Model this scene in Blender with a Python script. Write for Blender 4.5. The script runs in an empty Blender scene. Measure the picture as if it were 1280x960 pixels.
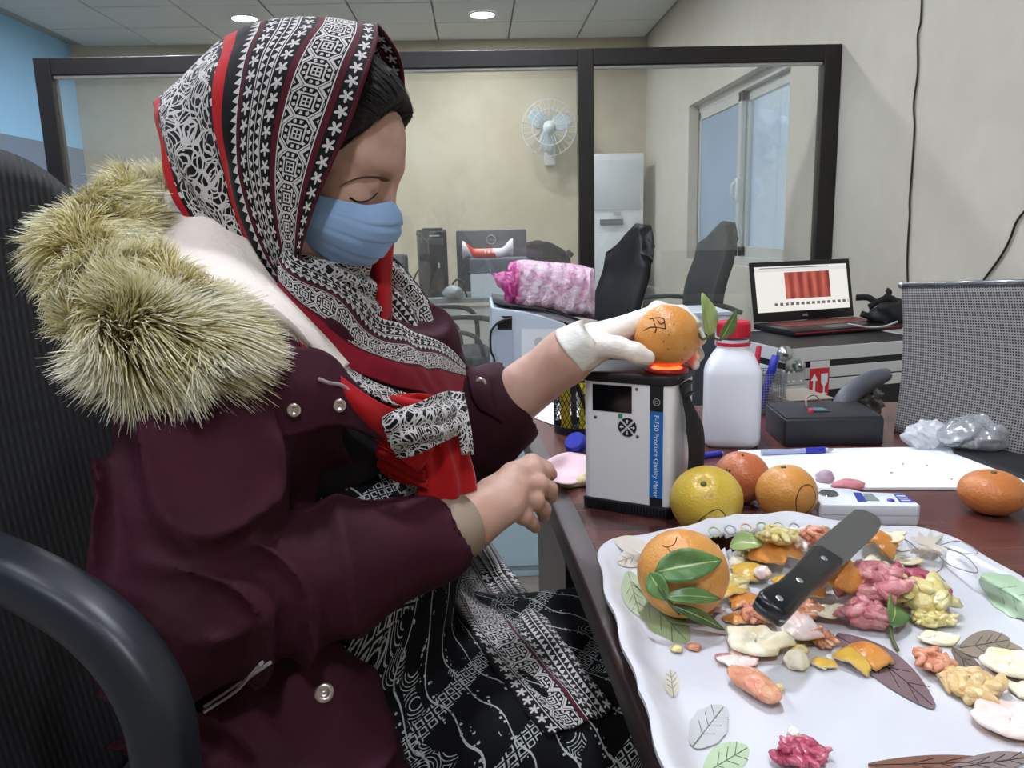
import bpy, bmesh, math, random
import numpy as np
from math import sin, cos, pi, radians, sqrt, atan2
from mathutils import Vector, Matrix

SC = bpy.context.scene
COL = SC.collection

# ------------------------------------------------------------------ camera
F_PX, CZ = 1000.0, 1.113
PITCH, YAW, ROLL = radians(11.2), radians(2.3), radians(1.5)
_F = np.array([sin(YAW)*cos(PITCH), cos(YAW)*cos(PITCH), -sin(PITCH)])
_R0 = np.array([cos(YAW), -sin(YAW), 0.0]); _U0 = np.cross(_R0, _F)
_R = _R0*cos(ROLL) - _U0*sin(ROLL); _U = _U0*cos(ROLL) + _R0*sin(ROLL)
_C = np.array([0.0, 0.0, CZ])
cd = bpy.data.cameras.new('camera'); cam = bpy.data.objects.new('camera', cd); COL.objects.link(cam)
cd.sensor_width = 36.0; cd.lens = 36.0*F_PX/1280.0; cd.clip_start = 0.02; cd.clip_end = 60
cam.matrix_world = Matrix(((_R[0], _U[0], -_F[0], 0), (_R[1], _U[1], -_F[1], 0), (_R[2], _U[2], -_F[2], CZ), (0, 0, 0, 1)))
SC.camera = cam

# ------------------------------------------------------------------ world, exposure
SC.view_settings.view_transform = 'Standard'; SC.view_settings.look = 'None'
SC.view_settings.exposure = 0.0; SC.view_settings.gamma = 1.0; SC.view_settings.use_curve_mapping = False
LAMP = 345.0          # emission strength of the ceiling downlights
wd = bpy.data.worlds.new('sky'); SC.world = wd; wd.use_nodes = True
wd.node_tree.nodes['Background'].inputs[0].default_value = (0.62, 0.78, 1.0, 1)
wd.node_tree.nodes['Background'].inputs[1].default_value = 1.6

# measured points: a picture position with a known depth, height or wall gives a point of the room
def ray(x, y): return (x-640)/F_PX*_R - (y-480)/F_PX*_U + _F
def P(x, y, d): return _C + ray(x, y)*d
def PZ(x, y, z): r = ray(x, y); return _C + r*((z-CZ)/r[2])
def PY(x, y, Y): r = ray(x, y); return _C + r*(Y/r[1])
def PX(x, y, X): r = ray(x, y); return _C + r*(X/r[0])

# ------------------------------------------------------------------ object helpers
def lin(h):
    if isinstance(h, str):
        h = h.lstrip('#'); c = [int(h[i:i+2], 16)/255 for i in (0, 2, 4)]
        return tuple((v/12.92 if v <= .04045 else ((v+.055)/1.055)**2.4) for v in c)
    return tuple(h)[:3]

def tag(o, label=None, cat=None, group=None, kind=None):
    if label: o['label'] = label
    if cat: o['category'] = cat
    if group: o['group'] = group
    if kind: o['kind'] = kind
    return o

def thing(name, label, cat, loc=(0, 0, 0), rz=0.0, group=None, kind=None):
    o = bpy.data.objects.new(name, None); COL.objects.link(o)
    o.location = [float(v) for v in loc]; o.rotation_euler = (0, 0, rz); o.empty_display_size = .05
    return tag(o, label, cat, group, kind)

def rootloc(o):
    l = np.array(o.location[:])
    return l if o.parent is None else l + rootloc(o.parent)

def mobj(name, VF, mats, parent=None, smooth=True, world=False, midx=None, uv=None, loc=None, rot=None, attr=None, flat_angle=None):
    """link ONE mesh object. VF=(verts,faces); world=True: verts are world positions"""
    V, Fc = VF[0], VF[1]
    if midx is None and len(VF) > 2: midx = VF[2]
    V = np.asarray(V, dtype=float).reshape(-1, 3)
    if world:
        if loc is not None: V = V - np.asarray(loc, float)
        if parent is not None: V = V - rootloc(parent) + (np.asarray(loc, float)*0 if loc is not None else 0)
    me = bpy.data.meshes.new(name)
    if isinstance(Fc, np.ndarray):
        k = Fc.shape[1]; n = len(Fc)
        me.vertices.add(len(V)); me.vertices.foreach_set('co', V.astype(np.float32).ravel())
        me.loops.add(n*k); me.loops.foreach_set('vertex_index', Fc.astype(np.int32).ravel())
        me.polygons.add(n); me.polygons.foreach_set('loop_start', np.arange(0, n*k, k, dtype=np.int32))
        me.update(calc_edges=True)
    else:
        me.from_pydata([tuple(v) for v in V], [], [tuple(int(i) for i in f) for f in Fc])
    if not isinstance(mats, (list, tuple)): mats = [mats]
    for m in mats: me.materials.append(m)
    if midx is not None: me.polygons.foreach_set('material_index', np.asarray(midx, dtype=np.int32))
    if smooth: me.polygons.foreach_set('use_smooth', np.ones(len(me.polygons), dtype=bool))
    if uv is not None:
        uvl = me.uv_layers.new(name='UVMap'); li = np.zeros(len(me.loops), dtype=np.int32)
        me.loops.foreach_get('vertex_index', li)
        uvl.data.foreach_set('uv', np.asarray(uv, dtype=np.float32)[li].ravel())
    if attr is not None:
        a = me.attributes.new('tint', 'FLOAT', 'POINT'); a.data.foreach_set('value', np.asarray(attr, dtype=np.float32))
    me.update()
    if smooth and flat_angle: 
        try: me.set_sharp_from_angle(angle=radians(flat_angle))
        except Exception: pass
    o = bpy.data.objects.new(name, me); COL.objects.link(o)
    if parent is not None: o.parent = parent
    if loc is not None:
        l = np.asarray(loc, float)
        if world and parent is not None: l = l - 0
        o.location = l
    if rot is not None: o.rotation_euler = rot
    return o

def copy_tree(o, parent=None):
    c = o.copy(); COL.objects.link(c); c.parent = parent
    for ch in list(o.children): copy_tree(ch, c)
    return c

# ------------------------------------------------------------------ shape helpers -> (V,F)
def join(parts, mids=None):
    V, Fc, mi, n = [], [], [], 0
    for k, p in enumerate(parts):
        v = np.asarray(p[0], float).reshape(-1, 3); V.append(v)
        Fc += [tuple(int(i)+n for i in f) for f in p[1]]
        if len(p) > 2 and mids is None: mi += list(p[2])
        else: mi += [0 if mids is None else mids[k]]*len(p[1])
        n += len(v)
    return np.vstack(V), Fc, mi

def bm_out(bm):
    bm.verts.ensure_lookup_table()
    V = [v.co[:] for v in bm.verts]; Fc = [[v.index for v in f.verts] for f in bm.faces]; bm.free(); return V, Fc

def box(sx, sy, sz, c=(0, 0, 0), bev=0.0, seg=2):
    bm = bmesh.new(); bmesh.ops.create_cube(bm, size=1.0)
    for v in bm.verts: v.co = Vector((v.co.x*sx, v.co.y*sy, v.co.z*sz))
    if bev > 0: bmesh.ops.bevel(bm, geom=list(bm.edges), offset=bev, segments=seg, affect='EDGES', profile=.5)
    bm.verts.index_update(); V, Fc = bm_out(bm)
    return np.asarray(V)+np.asarray(c, float), Fc

def xf(p, M=None, loc=None, rz=None, sc=None):
    V = np.asarray(p[0], float)
    if sc is not None: V = V*np.asarray(sc)
    if rz is not None:
        c, s = cos(rz), sin(rz); V = np.stack([V[:, 0]*c-V[:, 1]*s, V[:, 0]*s+V[:, 1]*c, V[:, 2]], 1)
    if M is not None: V = V@np.asarray(M, float).T
    if loc is not None: V = V+np.asarray(loc, float)
    return (V,)+tuple(p[1:])

def rotm(ax, a):
    return np.array(Matrix.Rotation(a, 3, ax))

def lathe(prof, n=32, cap=True):
    V, Fc = [], []
    m = len(prof)
    for r, z in prof:
        for i in range(n): a = 2*pi*i/n; V.append((r*cos(a), r*sin(a), z))
    for j in range(m-1):
        for i in range(n): k = (i+1) % n; Fc.append((j*n+i, j*n+k, (j+1)*n+k, (j+1)*n+i))
    if cap: Fc.append(tuple(range(n-1, -1, -1))); Fc.append(tuple((m-1)*n+i for i in range(n)))
    return V, Fc

def crom(pts, n):
    """Catmull-Rom through pts, n samples"""
    p = np.asarray(pts, float); m = len(p)
    if m == 2: t = np.linspace(0, 1, n)[:, None]; return p[0]*(1-t)+p[1]*t
    q = np.vstack([2*p[0]-p[1], p, 2*p[-1]-p[-2]])
    t = np.linspace(0, m-1-1e-9, n); i = t.astype(int); f = (t-i)[:, None]
    a, b, c, d = q[i], q[i+1], q[i+2], q[i+3]
    return .5*((2*b)+(-a+c)*f+(2*a-5*b+4*c-d)*f*f+(-a+3*b-3*c+d)*f**3)

def tube(pts, rad, n=10, caps=True, flat=None, up=None, closed=False):
    """sweep a circle (flat=(a,b): ellipse half axes factors) along pts"""
    p = np.asarray(pts, float); m = len(p)
    r = np.full(m, rad) if np.isscalar(rad) else np.asarray(rad, float)
    if closed: T = np.roll(p, -1, 0)-np.roll(p, 1, 0)
    else: T = np.gradient(p, axis=0)
    T /= np.linalg.norm(T, axis=1)[:, None]+1e-12
    N = np.zeros_like(T)
    u = np.array(up if up is not None else ([0, 0, 1] if abs(T[0, 2]) < .9 else [1, 0, 0]), float)
    for i in range(m):
        if up is not None: u = np.array(up, float)
        nn = u-T[i]*(u@T[i]); nn /= np.linalg.norm(nn)+1e-12; N[i] = nn; u = nn
    B = np.cross(T, N)
    fa, fb = flat if flat else (1, 1)
    V = []
    for i in range(m):
        for k in range(n):
            a = 2*pi*k/n; V.append(p[i]+r[i]*(fa*cos(a)*N[i]+fb*sin(a)*B[i]))
    Fc = []
    for i in range(m if closed else m-1):
        j = (i+1) % m
        for k in range(n): l = (k+1) % n; Fc.append((i*n+k, i*n+l, j*n+l, j*n+k))
    if caps and not closed: Fc.append(tuple(range(n-1, -1, -1))); Fc.append(tuple((m-1)*n+k for k in range(n)))
    return V, Fc

def prism(poly, z0, z1, bev=0.0):
    n = len(poly)
    bm = bmesh.new(); vs = [bm.verts.new((x, y, z0)) for x, y in poly]; f = bm.faces.new(vs)
    r = bmesh.ops.extrude_face_region(bm, geom=[f]); 
    for v in r['geom']:
        if isinstance(v, bmesh.types.BMVert): v.co.z = z1
    bmesh.ops.recalc_face_normals(bm, faces=bm.faces)
    if bev > 0:
        es = [e for e in bm.edges if abs(e.verts[0].co.z-e.verts[1].co.z) < 1e-7]
        bmesh.ops.bevel(bm, geom=es, offset=bev, segments=2, affect='EDGES', profile=.5)
    bm.verts.index_update(); return bm_out(bm)

def rrect(w, h, r, n=5):
    out = []
    for cx, cy, a0 in ((w/2-r, h/2-r, 0), (-w/2+r, h/2-r, 90), (-w/2+r, -h/2+r, 180), (w/2-r, -h/2+r, 270)):
        for i in range(n+1): a = radians(a0+90*i/n); out.append((cx+r*cos(a), cy+r*sin(a)))
    return out

def grid_surf(G, thick=0.0, uvs=None):
    """G: (m,n,3) points -> sheet, or closed slab of given thickness"""
    G = np.asarray(G, float); m, n = G.shape[:2]
    V = G.reshape(-1, 3); idx = np.arange(m*n).reshape(m, n)
    q = np.stack([idx[:-1, :-1], idx[1:, :-1], idx[1:, 1:], idx[:-1, 1:]], -1).reshape(-1, 4)
    if not thick: return V, q
    du = np.gradient(G, axis=0); dv = np.gradient(G, axis=1); N = np.cross(du, dv); N /= np.linalg.norm(N, axis=2)[..., None]+1e-12
    V2 = (G-N*thick).reshape(-1, 3); k = m*n
    Q = [q, q[:, ::-1]+k]
    for line in (idx[0], idx[:, -1], idx[-1][::-1], idx[::-1, 0]):
        a, b = line[:-1], line[1:]; Q.append(np.stack([a, b, b+k, a+k], -1))
    return np.vstack([V, V2]), np.vstack(Q)

def loft(rails, m, n, thick=0.0):
    """rails: list of polylines (same count not needed). returns G (n along, m across)"""
    R = [crom(r, n) for r in rails]; R = np.stack(R)          # (k,n,3)
    G = np.stack([crom(R[:, i], m) for i in range(n)])          # (n,m,3)
    return G

def ico(r=1.0, sub=3):
    bm = bmesh.new(); bmesh.ops.create_icosphere(bm, subdivisions=sub, radius=r); bm.verts.index_update(); V, Fc = bm_out(bm); return np.asarray(V), Fc

_rs = np.random.RandomState(11)
_ND = _rs.normal(size=(8, 24, 3)); _NP = _rs.uniform(0, 6.28, size=(8, 24))
def wnoise(p, freq=1.0, seed=0, n=10):
    """cheap smooth pseudo-noise in [-1,1] from warped sines"""
    p = np.asarray(p)*freq; o = np.zeros(p.shape[:-1])
    D, ph = _ND[seed % 8], _NP[seed % 8]
    w = np.stack([np.sin(p@D[20]+ph[20]), np.sin(p@D[21]+ph[21]), np.sin(p@D[22]+ph[22])], -1)*.6
    q = p+w
    for i in range(n): o = o+np.sin(q@D[i]*(1+.12*i)+ph[i])/(1+.15*i)
    return o/(n*.33)

def blob(r, sc=(1, 1, 1), amp=.15, freq=2.0, seed=0, sub=3):
    V, Fc = ico(1.0, sub); d = 1+amp*wnoise(V, freq, seed); return V*d[:, None]*r*np.asarray(sc), Fc

# ------------------------------------------------------------------ SDF surfaces
def smin(a, b, k):
    if k <= 0: return np.minimum(a, b)
    h = np.maximum(k-np.abs(a-b), 0)/k; return np.minimum(a, b)-h*h*k*.25

class Field:
    def __init__(s, lo, hi, h):
        s.h = h; s.lo = np.asarray(lo, float); s.n = np.ceil((np.asarray(hi, float)-s.lo)/h).astype(int)+1
        s.D = np.full(s.n, .25, dtype=np.float32)
    def sub(s, lo, hi):
        a = np.clip(((np.asarray(lo)-s.lo)/s.h).astype(int), 0, s.n-1); b = np.clip(np.ceil((np.asarray(hi)-s.lo)/s.h).astype(int)+1, 1, s.n)
        sl = tuple(slice(i, max(j, i+1)) for i, j in zip(a, b))
        ax = [s.lo[i]+s.h*np.arange(sl[i].start, sl[i].stop) for i in range(3)]
        return sl, np.stack(np.meshgrid(*ax, indexing='ij'), -1)
    def apply(s, fn, lo, hi, op='add', k=.02):
        sl, p = s.sub(lo, hi); d = fn(p).astype(np.float32)
        if op == 'add': s.D[sl] = smin(s.D[sl], d, k)
        elif op == 'cut': s.D[sl] = -smin(-s.D[sl], d, k)
    def cap(s, a, b, ra, rb, k=.02, op='add', lat=None, sq=1.0, dis=None, lat2=None, sq2=1.0):
        """tapered capsule; lat/sq: stretched by sq along lat"""
        a = np.asarray(a, float); b = np.asarray(b, float); R = max(ra, rb)*max(sq, sq2, 1)+k+.03
        def fn(p):
            ab = b-a; t = np.clip(((p-a)@ab)/(ab@ab+1e-12), 0, 1); v = p-(a+t[..., None]*ab)
            f = 1.0
            if lat is not None:
                L = np.asarray(lat, float); L = L/np.linalg.norm(L); v = v-(v@L)[..., None]*L*(1-1/sq)
            if lat2 is not None:
                L = np.asarray(lat2, float); L = L/np.linalg.norm(L); v = v-(v@L)[..., None]*L*(1-1/sq2)
            d = np.sqrt((v*v).sum(-1))-(ra+(rb-ra)*t)
            if dis is not None: d = d+dis(p)
            return d
        s.apply(fn, np.minimum(a, b)-R, np.maximum(a, b)+R, op, k)
    def ell(s, c, M, rad, k=.02, op='add'):
        """ellipsoid, M rows = axes"""
        c = np.asarray(c, float); M = np.asarray(M, float); rad = np.asarray(rad, float); R = rad.max()+k+.02
        def fn(p):
            q = (p-c)@M.T; l = np.sqrt(((q/rad)**2).sum(-1)); g = np.sqrt(((q/rad**2)**2).sum(-1))+1e-9
            return l*(l-1)/g
        s.apply(fn, c-R, c+R, op, k)
    def chain(s, pts, rad, k=.006, **kw):
        for i in range(len(pts)-1): s.cap(pts[i], pts[i+1], rad[i], rad[i+1], k, **kw)
    def mesh(s, smooth=1):
        D = s.D; S = D < 0; nx, ny, nz = D.shape
        c = np.zeros((nx-1, ny-1, nz-1), np.int8)
        for i in (0, 1):
            for j in (0, 1):
                for k in (0, 1): c += S[i:nx-1+i, j:ny-1+j, k:nz-1+k]
        act = (c > 0) & (c < 8); I = np.argwhere(act); vid = np.full(act.shape, -1, np.int64); vid[act] = np.arange(len(I))
        acc = np.zeros((len(I), 3)); cnt = np.zeros(len(I))
        cor = [(0, 0, 0), (1, 0, 0), (0, 1, 0), (1, 1, 0), (0, 0, 1), (1, 0, 1), (0, 1, 1), (1, 1, 1)]
        vals = [D[I[:, 0]+a, I[:, 1]+b, I[:, 2]+e].astype(float) for a, b, e in cor]
        for a in range(8):
            for ax in range(3):
                b = a | (1 << ax)
                if b == a: continue
                va, vb = vals[a], vals[b]; m = (va < 0) != (vb < 0)
                t = np.where(m, va/(va-vb+1e-20), 0)
                q = np.array(cor[a], float)[None].repeat(len(I), 0); q[:, ax] += t
                acc[m] += q[m]; cnt[m] += 1
        V = s.lo+s.h*(I+acc/cnt[:, None])
        Q = []
        for ax in range(3):
            sa = [slice(None)]*3; sb = [slice(None)]*3; sa[ax] = slice(0, -1); sb[ax] = slice(1, None)
            A, B = S[tuple(sa)], S[tuple(sb)]
            for flip, m in ((0, A & ~B), (1, ~A & B)):
                e = np.argwhere(m); u, w = [(1, 2), (2, 0), (0, 1)][ax]
                e = e[(e[:, u] > 0) & (e[:, w] > 0) & (e[:, u] < D.shape[u]-1) & (e[:, w] < D.shape[w]-1)]
                def g(du, dw):
                    f = e.copy(); f[:, u] -= du; f[:, w] -= dw; return vid[f[:, 0], f[:, 1], f[:, 2]]
                q = np.stack([g(1, 1), g(0, 1), g(0, 0), g(1, 0)], 1)
                Q.append(q[:, ::-1] if flip else q)
        Q = np.vstack(Q)
        for _ in range(smooth):
            nb = np.zeros_like(V); ct = np.zeros(len(V))
            for i in range(4):
                a, b = Q[:, i], Q[:, (i+1) % 4]
                for x in range(3): nb[:, x] += np.bincount(a, V[b, x], len(V))+np.bincount(b, V[a, x], len(V))
                ct += np.bincount(a, minlength=len(V))+np.bincount(b, minlength=len(V))
            V = V*.5+.5*nb/ct[:, None]
        return V, Q

# ------------------------------------------------------------------ material helpers
class X:
    """expression over shader sockets"""
    def __init__(s, t, k): s.t, s.k = t, k
    def _m(s, op, *a):
        n = s.t.nodes.new('ShaderNodeMath'); n.operation = op
        for i, v in enumerate(a):
            if isinstance(v, X): s.t.links.new(v.k, n.inputs[i])
            else: n.inputs[i].default_value = float(v)
        return X(s.t, n.outputs[0])
    def __add__(s, o): return s._m('ADD', s, o)
    __radd__ = __add__
    def __sub__(s, o): return s._m('SUBTRACT', s, o)
    def __rsub__(s, o): return s._m('SUBTRACT', o, s)
    def __mul__(s, o): return s._m('MULTIPLY', s, o)
    __rmul__ = __mul__
    def __truediv__(s, o): return s._m('DIVIDE', s, o)
    def __lt__(s, o): return s._m('LESS_THAN', s, o)
    def __gt__(s, o): return s._m('GREATER_THAN', s, o)
    def abs(s): return s._m('ABSOLUTE', s)
    def sin(s): return s._m('SINE', s)
    def cos(s): return s._m('COSINE', s)
    def mod(s, p): return s._m('FLOORED_MODULO', s, p)
    def floor(s): return s._m('FLOOR', s)
    def max(s, o): return s._m('MAXIMUM', s, o)
    def min(s, o): return s._m('MINIMUM', s, o)
    def pow(s, o): return s._m('POWER', s, o)
    def sqrt(s): return s._m('SQRT', s)
    def atan2(s, o): return s._m('ARCTAN2', s, o)
    def between(s, a, b): return (s > a)*(s < b)
    def inv(s): return 1-s
    def clamp(s):
        r = s._m('ADD', s, 0.0); r.k.node.use_clamp = True; return r
    def smooth(s, a, b):
        n = s.t.nodes.new('ShaderNodeMapRange'); n.interpolation_type = 'SMOOTHSTEP'
        s.t.links.new(s.k, n.inputs[0]); n.inputs[1].default_value = a; n.inputs[2].default_value = b; return X(s.t, n.outputs[0])

class Mat:
    def __init__(s, name, col=(.5, .5, .5), rough=.5, metal=0., spec=.5, **kw):
        s.m = bpy.data.materials.new(name); s.m.use_nodes = True; s.t = s.m.node_tree
        s.b = s.t.nodes['Principled BSDF']; s.out = s.t.nodes['Material Output']
        s.set('Base Color', (*lin(col), 1)); s.set('Roughness', rough); s.set('Metallic', metal); s.set('Specular IOR Level', spec)
        for k, v in kw.items(): s.set(k.replace('_', ' '), v)
    def set(s, k, v):
        i = s.b.inputs[k]
        if isinstance(v, X): s.t.links.new(v.k, i)
        elif hasattr(v, 'is_output'): s.t.links.new(v, i)
        else: i.default_value = v
    def coord(s, which='Object', scale=None):
        n = s.t.nodes.new('ShaderNodeTexCoord'); k = n.outputs[which]
        if scale is not None:
            m = s.t.nodes.new('ShaderNodeMapping'); m.inputs['Scale'].default_value = scale if hasattr(scale, '__len__') else (scale,)*3
            s.t.links.new(k, m.inputs[0]); k = m.outputs[0]
        return k
    def xyz(s, k):
        n = s.t.nodes.new('ShaderNodeSeparateXYZ'); s.t.links.new(k, n.inputs[0]); return [X(s.t, n.outputs[i]) for i in range(3)]
    def vec(s, a, b, c=0.0):
        n = s.t.nodes.new('ShaderNodeCombineXYZ')
        for i, v in enumerate((a, b, c)):
            if isinstance(v, X): s.t.links.new(v.k, n.inputs[i])
            else: n.inputs[i].default_value = v
        return n.outputs[0]
    def noise(s, scale=5, detail=3, rough=.5, co=None, dist=0.0):
        n = s.t.nodes.new('ShaderNodeTexNoise'); n.inputs['Scale'].default_value = scale; n.inputs['Detail'].default_value = detail
        n.inputs['Roughness'].default_value = rough; n.inputs['Distortion'].default_value = dist
        s.t.links.new(co if co is not None else s.coord(), n.inputs['Vector']); return X(s.t, n.outputs[0])
    def voro(s, scale=5, co=None, feature='F1', out='Distance', rand=1.0):
        n = s.t.nodes.new('ShaderNodeTexVoronoi'); n.feature = feature; n.inputs['Scale'].default_value = scale
        n.inputs['Randomness'].default_value = rand
        s.t.links.new(co if co is not None else s.coord(), n.inputs['Vector']); return X(s.t, n.outputs[out])
    def mix(s, f, a, b):
        n = s.t.nodes.new('ShaderNodeMix'); n.data_type = 'RGBA'
        ins = [i for i in n.inputs if i.enabled]
        fi = n.inputs[0]; ai, bi = n.inputs[6], n.inputs[7]
        for i, v in ((fi, f), (ai, a), (bi, b)):
            if isinstance(v, X): s.t.links.new(v.k, i)
            elif hasattr(v, 'is_output'): s.t.links.new(v, i)
            elif i is fi: i.default_value = v
            else: i.default_value = (*lin(v), 1)
        return n.outputs[2]
    def ramp(s, f, stops):
        n = s.t.nodes.new('ShaderNodeValToRGB'); e = n.color_ramp.elements
        while len(e) > 1: e.remove(e[-1])
        e[0].position = stops[0][0]; e[0].color = (*lin(stops[0][1]), 1)
        for p, c in stops[1:]: q = e.new(p); q.color = (*lin(c), 1)
        s.t.links.new(f.k, n.inputs[0]); return n.outputs[0]
    def color(s, k): s.t.links.new(k, s.b.inputs['Base Color']); return s
    def bump(s, h, strength=.3, dist=.01):
        n = s.t.nodes.new('ShaderNodeBump'); n.inputs['Strength'].default_value = strength; n.inputs['Distance'].default_value = dist
        s.t.links.new(h.k if isinstance(h, X) else h, n.inputs['Height'])
        prev = s.b.inputs['Normal'].links
        if prev: s.t.links.new(prev[0].from_socket, n.inputs['Normal'])
        s.t.links.new(n.outputs[0], s.b.inputs['Normal']); return s

def simple(name, col, rough=.5, metal=0., spec=.5, bump=0., bscale=80, vary=0., **kw):
    m = Mat(name, col, rough, metal, spec, **kw)
    c = lin(col)
    if vary: 
        n = m.noise(bscale*.12, 4); m.color(m.mix(n.smooth(.3, .7), tuple(v*(1-vary) for v in c), tuple(min(1, v*(1+vary)) for v in c)))
    if bump: m.bump(m.noise(bscale, 4), bump, .002)
    return m.m

def emis(name, col, strength):
    m = Mat(name, col); m.set('Emission Color', (*lin(col), 1)); m.set('Emission Strength', strength); return m.m

def glassy(name, tint=(1, 1, 1), refl=.08, rough=.02, haze=0., hazecol=(.8, .8, .8), bumpy=0.):
    """clear sheet: mostly straight-through, some mirror, optional milky haze"""
    m = bpy.data.materials.new(name); m.use_nodes = True; t = m.node_tree; t.nodes.clear()
    o = t.nodes.new('ShaderNodeOutputMaterial'); tr = t.nodes.new('ShaderNodeBsdfTransparent'); tr.inputs[0].default_value = (*tint, 1)
    g = t.nodes.new('ShaderNodeBsdfGlossy'); g.inputs['Roughness'].default_value = rough
    mx = t.nodes.new('ShaderNodeMixShader'); fr = t.nodes.new('ShaderNodeLayerWeight'); fr.inputs[0].default_value = .25
    ma = t.nodes.new('ShaderNodeMath'); ma.operation = 'MULTIPLY_ADD'; ma.inputs[1].default_value = .6; ma.inputs[2].default_value = refl
    t.links.new(fr.outputs['Fresnel'], ma.inputs[0]); t.links.new(ma.outputs[0], mx.inputs[0])
    if bumpy:
        nz = t.nodes.new('ShaderNodeTexNoise'); nz.inputs['Scale'].default_value = bumpy; tc = t.nodes.new('ShaderNodeTexCoord'); t.links.new(tc.outputs['Object'], nz.inputs[0])
        bp = t.nodes.new('ShaderNodeBump'); bp.inputs['Distance'].default_value = .02; t.links.new(nz.outputs[0], bp.inputs['Height'])
        t.links.new(bp.outputs[0], g.inputs['Normal']); t.links.new(bp.outputs[0], fr.inputs['Normal'])
    last = tr.outputs[0]
    if haze:
        df = t.nodes.new('ShaderNodeBsdfDiffuse'); df.inputs[0].default_value = (*hazecol, 1)
        m2 = t.nodes.new('ShaderNodeMixShader'); m2.inputs[0].default_value = haze
        t.links.new(last, m2.inputs[1]); t.links.new(df.outputs[0], m2.inputs[2]); last = m2.outputs[0]
    t.links.new(last, mx.inputs[1]); t.links.new(g.outputs[0], mx.inputs[2]); t.links.new(mx.outputs[0], o.inputs[0])
    return m

def text(name, body, size, mat, parent, loc, rot, align='LEFT', ext=.0002, font_shear=0):
    c = bpy.data.curves.new(name, 'FONT'); c.body = body; c.size = size; c.align_x = align; c.align_y = 'CENTER'; c.extrude = ext
    c.materials.append(mat); tmp = bpy.data.objects.new(name, c)
    COL.objects.link(tmp); dg = bpy.context.evaluated_depsgraph_get(); dg.update()
    me = bpy.data.meshes.new_from_object(tmp.evaluated_get(dg)); bpy.data.objects.remove(tmp)
    me.name = name
    if not me.materials: me.materials.append(mat)
    o = bpy.data.objects.new(name, me); COL.objects.link(o); o.parent = parent; o.location = loc; o.rotation_euler = rot
    return o
# ================================================================== ROOM
XL, XR, YF, YB, ZC = -3.39, 1.56, -2.4, 7.4, 2.7
def wallmat(name, a, b, sc=1.2):
    m = Mat(name, a, .85, spec=.2); n = m.noise(sc, 5, .6); n2 = m.noise(9, 4)
    m.color(m.mix((n*.7+n2*.3).smooth(.35, .68), a, b)); m.bump(m.noise(60, 5), .08, .003); return m.m
M_WALL = wallmat('painted_plaster', '#cfc6ae', '#c2b79d')
M_WALLR = wallmat('painted_plaster_pale', '#cdc8ba', '#c5bfb0')
M_FLOOR = simple('floor_tile', '#8d8478', .35, vary=.1, bscale=20)
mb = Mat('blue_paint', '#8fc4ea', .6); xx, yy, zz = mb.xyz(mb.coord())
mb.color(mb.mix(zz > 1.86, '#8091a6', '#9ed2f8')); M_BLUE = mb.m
M_TILE = simple('mineral_tile', '#c9cfce', .9, spec=.1, bump=.15, bscale=140)
M_TGRID = simple('tile_grid', '#9aa09c', .6)
M_FRAME = simple('dark_aluminium', '#171312', .42, .0, .5)
M_WHITEPL = simple('white_plastic', '#dfe4e6', .4)
M_ALU = simple('window_aluminium', '#c3c6c2', .4, .2)

def struct(name, VF, mat, **k): return tag(mobj(name, VF, mat, smooth=False, **k), kind='structure')
struct('floor', box(XR-XL+.4, YB-YF+.4, .1, ((XL+XR)/2, (YB+YF)/2, -.05)), M_FLOOR)
struct('wall_back', box(XR-XL+.4, .12, ZC+.1, ((XL+XR)/2, YB+.06, (ZC+.1)/2)), M_WALL)
struct('wall_front', box(XR-XL+.4, .12, ZC+.1, ((XL+XR)/2, YF-.06, (ZC+.1)/2)), M_WALL)
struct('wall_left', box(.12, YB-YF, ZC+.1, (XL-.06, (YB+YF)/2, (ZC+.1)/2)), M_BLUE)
WY0, WY1, WZ0, WZ1 = 4.05, 5.94, .84, 1.92
def wseg(y0, y1, z0, z1): return box(.2, y1-y0, z1-z0, (XR+.1, (y0+y1)/2, (z0+z1)/2))
struct('wall_right', join([wseg(YF, WY0, 0, ZC+.1), wseg(WY1, YB, 0, ZC+.1), wseg(WY0, WY1, 0, WZ0), wseg(WY0, WY1, WZ1, ZC+.1)]), M_WALLR)

# ceiling: grid of mineral tiles, each its own piece, downlights let in
ce = tag(mobj('ceiling', box(XR-XL+.3, YB-YF+.3, .05, ((XL+XR)/2, (YB+YF)/2, ZC+.045)), M_TGRID, smooth=False), kind='structure')
TS = .6
tile0 = None
ys = [YB-.02-TS*(i+.5) for i in range(int((YB-YF)/TS))]
xs = [XR-.02-TS*(i+.5) for i in range(int((XR-XL)/TS)+1)]
random.seed(5)
for y in ys:
    for x in xs:
        w = TS-.012
        if x-w/2 < XL: continue
        if tile0 is None:
            tile0 = mobj('ceiling_tile', box(w, w, .02, (0, 0, 0), .004, 1), M_TILE, ce, smooth=False); o = tile0
        else:
            o = tile0.copy(); COL.objects.link(o); o.parent = ce
        o.location = (x, y, ZC+.008+random.uniform(-.002, .002))
M_LAMP = emis('lamp_glow', '#f0f4ff', LAMP)
M_LRING = simple('lamp_ring', '#e8e8e4', .4)
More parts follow.
